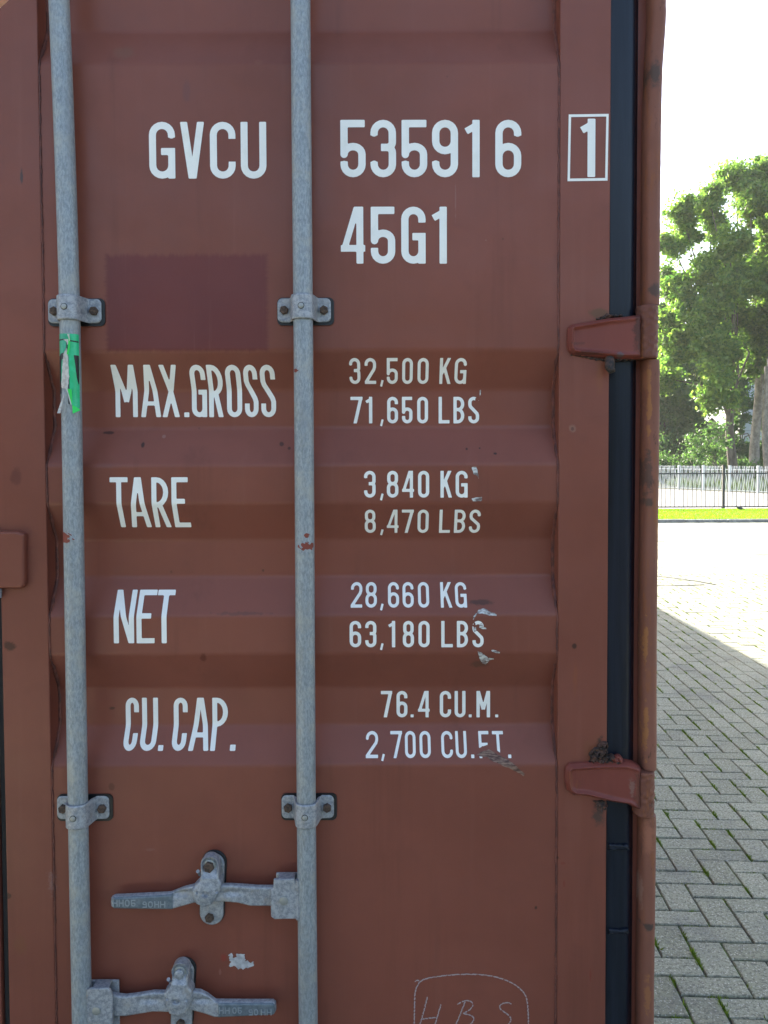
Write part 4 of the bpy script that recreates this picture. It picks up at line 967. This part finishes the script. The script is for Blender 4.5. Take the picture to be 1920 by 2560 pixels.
# ================================================================== TREES
m = NM('bark'); g = m.noise(1., 6, .7, m.map(scale=(5, 5, 1.2))); M_bark = m.fin(m.mix(m.ramp(g, .35, .65), (.055, .045, .035), (.15, .13, .105)), .9, 0, m.bump(g, 1, .05))
m = NM('pale_bark'); g = m.noise(1., 6, .7, m.map(scale=(4, 4, 3))); M_bark2 = m.fin(m.mix(m.ramp(g, .35, .65), (.16, .14, .12), (.30, .27, .23)), .9, 0, m.bump(g, 1, .05))
M_leaf = leafmat('oak_leaves', (.055, .125, .038), (.20, .265, .075)); M_leafd = leafmat('dark_leaves', (.045, .095, .045), (.10, .16, .06), .45)
def leaves(centres, radii, per, size, flat=.85):
    C_ = np.repeat(np.array(centres), per, 0); r_ = np.repeat(np.array(radii), per); n = len(C_)
    d = rng.normal(size=(n, 3)); d /= np.linalg.norm(d, axis=1)[:, None]; q = np.abs(rng.normal(.70, .42, n))
    p = C_+d*(r_*q)[:, None]*np.array([1, 1, flat]); s = size*(.6+.8*rng.random(n))
    nm = d*.5+rng.normal(size=(n, 3))*.8+np.array([0, 0, .35]); nm /= np.linalg.norm(nm, axis=1)[:, None]
    a = rng.normal(size=(n, 3)); a -= nm*(a*nm).sum(1)[:, None]; a /= np.linalg.norm(a, axis=1)[:, None]; b = np.cross(nm, a)
    a *= s[:, None]; b *= (s*.55)[:, None]
    out = np.stack([p-a, p-b*.9-a*.1, p+a*.95, p+b+a*.1], 1); return out.reshape(-1, 3)
def tree(name, label, group, base, th, tr, lean, blobs, mat, bark, size=.125, per=230, forks=None, twigs=.5, sub=20):
    """blobs: (x, y, z, r) crown masses relative to the base; each is broken into leaf clumps"""
    base = Vector(base); T_ = thing(name, label, 'tree', base, group); tk = MB()
    pts = []; rad = []
    for k in range(11):
        s = k/10; pts.append(base+Vector((lean[0]*s*th+.12*math.sin(s*5+base.x), lean[1]*s*th, th*s-.05))); rad.append(tr*(1.25*math.exp(-s*9)*.45+1-.22*s))
    tk.tube(pts, rad, 14); top = pts[-1]; cen = []; rr = []
    for (bx, by, bz_, br) in blobs:
        bc = base+Vector((bx, by, bz_)); mid = top.lerp(bc, .5)+Vector((random.gauss(0, .3), random.gauss(0, .3), random.gauss(.2, .3)))
        st_ = pts[random.choice((7, 8, 9, 10))]; br0 = tr*.34
        tk.tube([st_, st_.lerp(mid, .5)+Vector((random.gauss(0, .15), 0, random.gauss(.1, .15))), mid, mid.lerp(bc, .6), bc], [br0, br0*.8, br0*.6, br0*.4, br0*.2], 8)
        ns = int(sub*br*br)+3
        for _ in range(ns):
            d = Vector((random.gauss(0, 1), random.gauss(0, 1), random.gauss(0, 1))).normalized()*br*(.35+.85*random.random()); d.z *= .85
            c2 = bc+d; r2 = .20+.55*random.random()**1.6; cen.append(tuple(c2)); rr.append(r2)
            if random.random() < twigs: tk.tube([bc.lerp(c2, .0)+Vector((random.gauss(0, .1), 0, 0)), bc.lerp(c2, .5)+Vector((random.gauss(0, .12), random.gauss(0, .12), random.gauss(0, .12))), c2], [br0*.22, br0*.16, br0*.06], 5)
    tk.build('trunk', bark, T_, True)
    co = leaves(cen, rr, per, size); tri_mesh('crown', co, 4, mat, T_)
    return T_
GROW = 1.04
def T(px, py, D): return ((px-960)/F*D, D, CAMZ+(1148-py)/F*D)
def blobset(D, items, bx, by):
    out = []
    for (px, py, r, dd) in items: x, y, z_ = T(px, py, D); out.append((x-bx, dd, z_, GROW*r*D/F))
    return out
D_ = 45.; bx = T(1829, 0, D_)[0]
itemsA = [(1700, 545, 34, 0), (1725, 590, 30, 1), (1745, 510, 26, -1), (1780, 520, 30, 1), (1675, 620, 24, 0), (1668, 690, 20, 1), (1690, 740, 38, 0), (1740, 700, 44, -1), (1800, 560, 30, 1), (1790, 640, 40, -1.5), (1680, 800, 40, .5), (1730, 790, 52, -1.5),
          (1790, 740, 50, -2), (1840, 700, 50, 0), (1840, 790, 50, 1), (1700, 870, 44, 0), (1750, 870, 40, -2), (1790, 890, 34, -1.5), (1740, 930, 22, -2), (1755, 975, 20, -2.5), (1690, 940, 34, 2), (1735, 1010, 18, -2), (1778, 1000, 14, -2)]
tree('oak_tree', 'dark-trunked forked oak behind the pale fence, leftmost of the trees', 'trees behind the far fence', (bx, D_, 0), 5.2, .27, (-.01, 0), blobset(D_, itemsA, bx, D_), M_leaf, M_bark)
# its second stem
D2 = 47.; bx2 = T(1890, 0, D2)[0]
itemsB = [(1820, 470, 30, 0), (1850, 440, 22, 1), (1848, 520, 36, -1), (1890, 460, 34, 0), (1915, 430, 30, 1), (1940, 480, 44, 0), (1880, 550, 40, -1), (1900, 610, 46, -2), (1860, 630, 34, 1), (1920, 700, 50, -1), (1880, 730, 42, -2.5), (1870, 800, 40, -1), (1915, 800, 44, 0), (1860, 870, 36, -1), (1905, 880, 40, 1), (1960, 600, 60, 0), (1970, 740, 60, 0), (1850, 930, 22, -1.5), (1965, 860, 50, 1)]
tree('oak_tree', 'tall pale-trunked tree behind the fence, in front of the light wall', 'trees behind the far fence', (bx2, D2, 0), 7.4, .29, (.0, 0), blobset(D2, itemsB, bx2, D2), M_leaf, M_bark2)
D3 = 43.; bx3 = T(1926, 0, D3)[0]
itemsC = [(1990, 500, 60, 0), (2040, 560, 80, 1), (2000, 660, 70, -1), (2060, 720, 80, 0), (1990, 790, 60, 1), (2080, 850, 70, 0), (2020, 900, 50, -1), (2110, 640, 70, 0)]
tree('oak_tree', 'leaning tree at the right edge of the photo behind the fence', 'trees behind the far fence', (bx3, D3, 0), 6.6, .24, (-.05, 0), blobset(D3, itemsC, bx3, D3), M_leaf, M_bark2, per=300)
# dense trees farther back, left: dark mass behind the post edge
D4 = 54.; bx4 = T(1660, 0, D4)[0]
itemsD = [(1650, 1130, 46, 0), (1690, 1110, 44, 0), (1720, 1140, 32, 0), (1650, 1050, 44, 1), (1695, 1030, 40, 0), (1640, 960, 46, 0), (1725, 1060, 26, 0), (1690, 960, 36, 1), (1620, 880, 50, 0), (1735, 1100, 24, 0)]
tree('dense_tree', 'dark leafy tree hanging low beside the container edge', 'trees behind the far fence', (bx4, D4, 0), 3.0, .22, (0, 0), blobset(D4, itemsD, bx4, D4), M_leafd, M_bark, size=.13, per=380)
D5 = 60.; bx5 = T(1850, 0, D5)[0]
itemsE = [(1850, 1060, 24, 0), (1862, 1010, 22, 0), (1850, 1120, 26, 0), (1875, 1140, 22, 0), (1920, 1120, 26, 0), (1910, 1060, 18, 0), (1840, 960, 28, 0), (1790, 1140, 18, 0)]
tree('dense_tree', 'dark green young tree seen between the two oak trunks', 'trees behind the far fence', (bx5, D5, 0), 2.4, .16, (0, 0), blobset(D5, itemsE, bx5, D5), M_leafd, M_bark, size=.12, per=240)
D6 = 40.5; bx6 = T(1790, 0, D6)[0]
itemsG = [(1650, 1160, 22, 0), (1680, 1168, 22, 1), (1712, 1160, 20, 0), (1745, 1170, 20, 0), (1775, 1168, 18, 1), (1810, 1172, 20, 0), (1845, 1170, 18, 0), (1885, 1180, 20, 0), (1920, 1180, 20, 0), (1650, 1195, 20, 0), (1680, 1190, 18, 0), (1705, 1195, 20, 0), (1735, 1190, 18, 0), (1765, 1200, 18, 0), (1795, 1195, 16, 0), (1825, 1200, 18, 0), (1640, 1165, 20, 0), (1720, 1170, 14, 0), (1860, 1200, 16, 0)]
Dg = 46.; bg_ = T(1735, 0, Dg)[0]
tree('hedge', 'low dark hedge growing right behind the pale fence', None, (bg_, Dg, 0), .5, .05, (0, 0), blobset(Dg, itemsG, bg_, Dg), M_leafd, M_bark, size=.08, per=130, sub=20)['category'] = 'hedge'
itemsF = [(1775, 1085, 16, 0), (1760, 1120, 14, 0), (1795, 1080, 14, 0), (1745, 1140, 14, 0), (1810, 1110, 10, 0), (1735, 1105, 10, 0), (1785, 1135, 11, 0)]
tree('shrub', 'thin open shrub in front of the dark forked oak trunk', None, (bx6, D6, 0), 1.2, .05, (0, 0), blobset(D6, itemsF, bx6, D6), M_leafd, M_bark, size=.075, per=90, sub=12)['category'] = 'shrub'
o = blades('weeds', 9, 22, 33.5, 44, -.01, 34000, .34, M_weeds, lambda x, y: ((x-13.6)*6.1+(y-38.7)*2.6 > 4.5) & (fnoise(x, y, 1.2, 5) > -.1) & (x-13.6 > (y-33)*.1+1.2)); o['kind'] = 'stuff'

# wood behind the photographer (out of frame, leaf clumps added to shade the horizon, seen in the gloss of the paint)
n_ = 190; cs = np.stack([rng.uniform(-34, 30, n_), rng.uniform(-19, -14, n_), rng.uniform(.5, 5.0, n_)], 1)
o = tri_mesh('horizon_screen', leaves(cs, np.full(n_, 1.7), 70, .42), 4, leafmat('horizon_screen_leaves', (.035, .055, .03), (.06, .08, .045), .2)); o['kind'] = 'stuff'
# ================================================================== BUILDINGS beyond the trees
m = NM('pale_cladding'); X = m.xyz(); ln = m.math('LESS_THAN', m.math('FRACT', m.math('MULTIPLY', X[2], 1.0)), .05)
M_clad = m.fin(m.mix(ln, (.50, .56, .60), (.30, .34, .37)), .5)
M_beige = NM('beige_render').fin((.34, .31, .26), .9)
M_roofm = NM('roof_grey').fin((.12, .12, .13), .7)
def house(name, label, x0, x1, y0, y1, h, mat, ridge=0):
    T_ = thing(name, label, 'building', ((x0+x1)/2, (y0+y1)/2, 0)); b_ = MB(); b_.box(x0, x1, y0, y1, -.02, h)
    if ridge: xm = (x0+x1)/2; b_.add([(x0, y0, h), (x1, y0, h), (xm, y0, h+ridge), (x0, y1, h), (x1, y1, h), (xm, y1, h+ridge)], [(0, 1, 2), (5, 4, 3)])
    b_.build('wall', mat, T_); r_ = MB()
    if ridge:
        for s_ in (-1, 1):
            xe = xm+s_*(x1-xm+.25); r_.add([(xm, y0-.2, h+ridge+.16), (xe, y0-.2, h-.1), (xe, y1+.2, h-.1), (xm, y1+.2, h+ridge+.16), (xm, y0-.2, h+ridge+.02), (xe, y0-.2, h-.24), (xe, y1+.2, h-.24), (xm, y1+.2, h+ridge+.02)], [(0, 1, 2, 3), (4, 7, 6, 5), (0, 4, 5, 1), (1, 5, 6, 2), (3, 2, 6, 7)])
    else: r_.box(x0-.15, x1+.15, y0-.15, y1+.15, h+.002, h+.25)
    r_.build('roof', M_roofm, T_)
    return T_
x0 = T(1852, 0, 72)[0]
wh = house('warehouse', 'pale blue-grey clad warehouse between the tree trunks', x0, x0+22, 72, 90, 8.8, M_clad)
MB().tube([(x0+.12, 71.9, 0), (x0+.12, 71.9, 8.7)], .09, 10).build('downpipe', M_fence2, wh)
for (D_, base_x, its, hb) in ((58., 1700, [(1640, 830, 60, 0), (1700, 900, 60, 0), (1745, 1000, 44, 0), (1690, 1040, 50, 0), (1640, 1110, 50, 0), (1740, 1100, 30, 0), (1640, 960, 60, 0), (1770, 930, 40, 0)], 4),
                           (63., 1830, [(1800, 830, 60, 0), (1830, 920, 46, 0), (1780, 960, 34, 0), (1880, 900, 50, 0), (1930, 930, 44, 0), (1826, 1000, 22, 0), (1830, 1130, 22, 0), (1900, 1150, 30, 0), (1860, 1150, 26, 0)], 5),
                           (60., 2010, [(1990, 900, 80, 0), (2060, 960, 80, 0), (1975, 1040, 60, 0), (2080, 1080, 90, 0), (1980, 1120, 50, 0), (2180, 980, 100, 0), (2180, 1110, 80, 0)], 4)):
    b_ = T(base_x, 0, D_)[0]
    tree('dense_tree', {1700: 'tall dark tree filling in behind the leftmost oak', 1830: 'shaded tree behind the pale trunk, standing before the warehouse', 2010: 'broad dark tree just outside the right edge of the view'}[base_x], 'trees behind the far fence', (b_, D_, 0), hb, .22, (0, 0), blobset(D_, its, b_, D_), M_leafd, M_bark, size=.14, per=330, sub=7)
xg = T(1772, 0, 66)[0]
house('gabled_house', 'beige gabled house glimpsed behind the thin shrub', xg-1.9, xg+2.2, 66, 74, 2.6, M_beige, 2.2)

# ================================================================== BIRD
M_bird = NM('bird_feathers').fin((.10, .095, .09), .7); M_beak = NM('beak').fin((.30, .22, .10), .5)
bxb, byb = T(1850, 0, 21.2)[0:2]
bt = thing('bird', 'small grey bird on the grass at the foot of the dark railing', 'bird', (bxb, byb, .06))
bb = MB(); bb.tube([(bxb+.13, byb, .10), (bxb+.09, byb, .105), (bxb+.05, byb, .115), (bxb+.01, byb, .12), (bxb-.03, byb, .13), (bxb-.06, byb, .15), (bxb-.08, byb, .168), (bxb-.10, byb, .172), (bxb-.115, byb, .170)], [.006, .014, .03, .04, .038, .026, .021, .020, .006], 14); bb.build('body', M_bird, bt, True)
MB().tube([(bxb-.113, byb, .170), (bxb-.145, byb, .168)], [.006, .001], 8).build('beak', M_beak, bt)
for s_ in (-.014, .014): MB().tube([(bxb, byb+s_, .10), (bxb+.006, byb+s_, .06)], .003, 6).build('leg', M_beak, bt)

# ================================================================== the photographer's hand at the top left corner of the lens
m = NM('skin'); M_skin = m.fin(m.mix(m.ramp(m.noise(60, 4), .4, .65), (.68, .32, .21), (.78, .42, .29)), .5); m.b.inputs['Subsurface Weight'].default_value = .15; m.b.inputs['Subsurface Radius'].default_value = (.01, .004, .002)
def camp(x, y, z): return Vector((0, 0, CAMZ))+rt*x+up*y-fw*z
base = camp(-.125, .125, 0)
hd = thing('person', 'bare fingertip of a hand at the top left corner, close to the camera', 'person', base)
ch = [[(-.155, .150, .03, .028), (-.20, .17, .10, .033), (-.26, .19, .22, .040), (-.33, .20, .38, .046)],
      [(-.108, .120, -.030, .0105), (-.092, .112, -.066, .0092), (-.076, .096, -.098, .0092), (-.0645, .0808, -.113, .0094), (-.0592, .0726, -.120, .0084)],
      [(-.122, .134, -.034, .0108), (-.108, .128, -.075, .0095), (-.098, .112, -.107, .0088), (-.090, .096, -.128, .0076)],
      [(-.137, .146, -.030, .0102), (-.125, .142, -.068, .0090), (-.116, .128, -.098, .0084), (-.109, .113, -.118, .0072)],
      [(-.151, .156, -.020, .0092), (-.142, .154, -.050, .0080), (-.135, .144, -.074, .0074), (-.129, .131, -.090, .0064)],
      [(-.112, .098, .012, .013), (-.094, .084, -.006, .0110), (-.086, .074, -.030, .0098), (-.084, .070, -.048, .0080)]]
vs = [camp(-.128, .128, .0)]; rads = [.022]; es = []
for c_ in ch:
    prev = 0
    for (x, y, z_, r_) in c_: vs.append(camp(x, y, z_)); rads.append(r_); es.append((prev, len(vs)-1)); prev = len(vs)-1
me = bpy.data.meshes.new('hand'); me.from_pydata(vs, es, []); ho = link('hand', me, M_skin, hd)
sk = ho.modifiers.new('skin', 'SKIN'); sk.use_smooth_shade = True
for i, v_ in enumerate(me.skin_vertices[0].data if me.skin_vertices else []): v_.radius = (rads[i], rads[i])
if not me.skin_vertices:
    bpy.context.view_layer.objects.active = ho; me.skin_vertices if 0 else None
ho.modifiers.new('sub', 'SUBSURF').render_levels = 2

# ------------------------------------------------------------------ the air
hz = MB().box(-320, 320, -320, 320, -1.1, 26); m = NM('air'); m.N.remove(m.b); v_ = m.n('ShaderNodeVolumePrincipled'); v_.inputs['Color'].default_value = (.95, 1, .97, 1); v_.inputs['Density'].default_value = .0004; v_.inputs['Anisotropy'].default_value = .3
m.L.new(v_.outputs[0], m.out.inputs['Volume']); o = hz.build('haze', m.mat); o['kind'] = 'stuff'
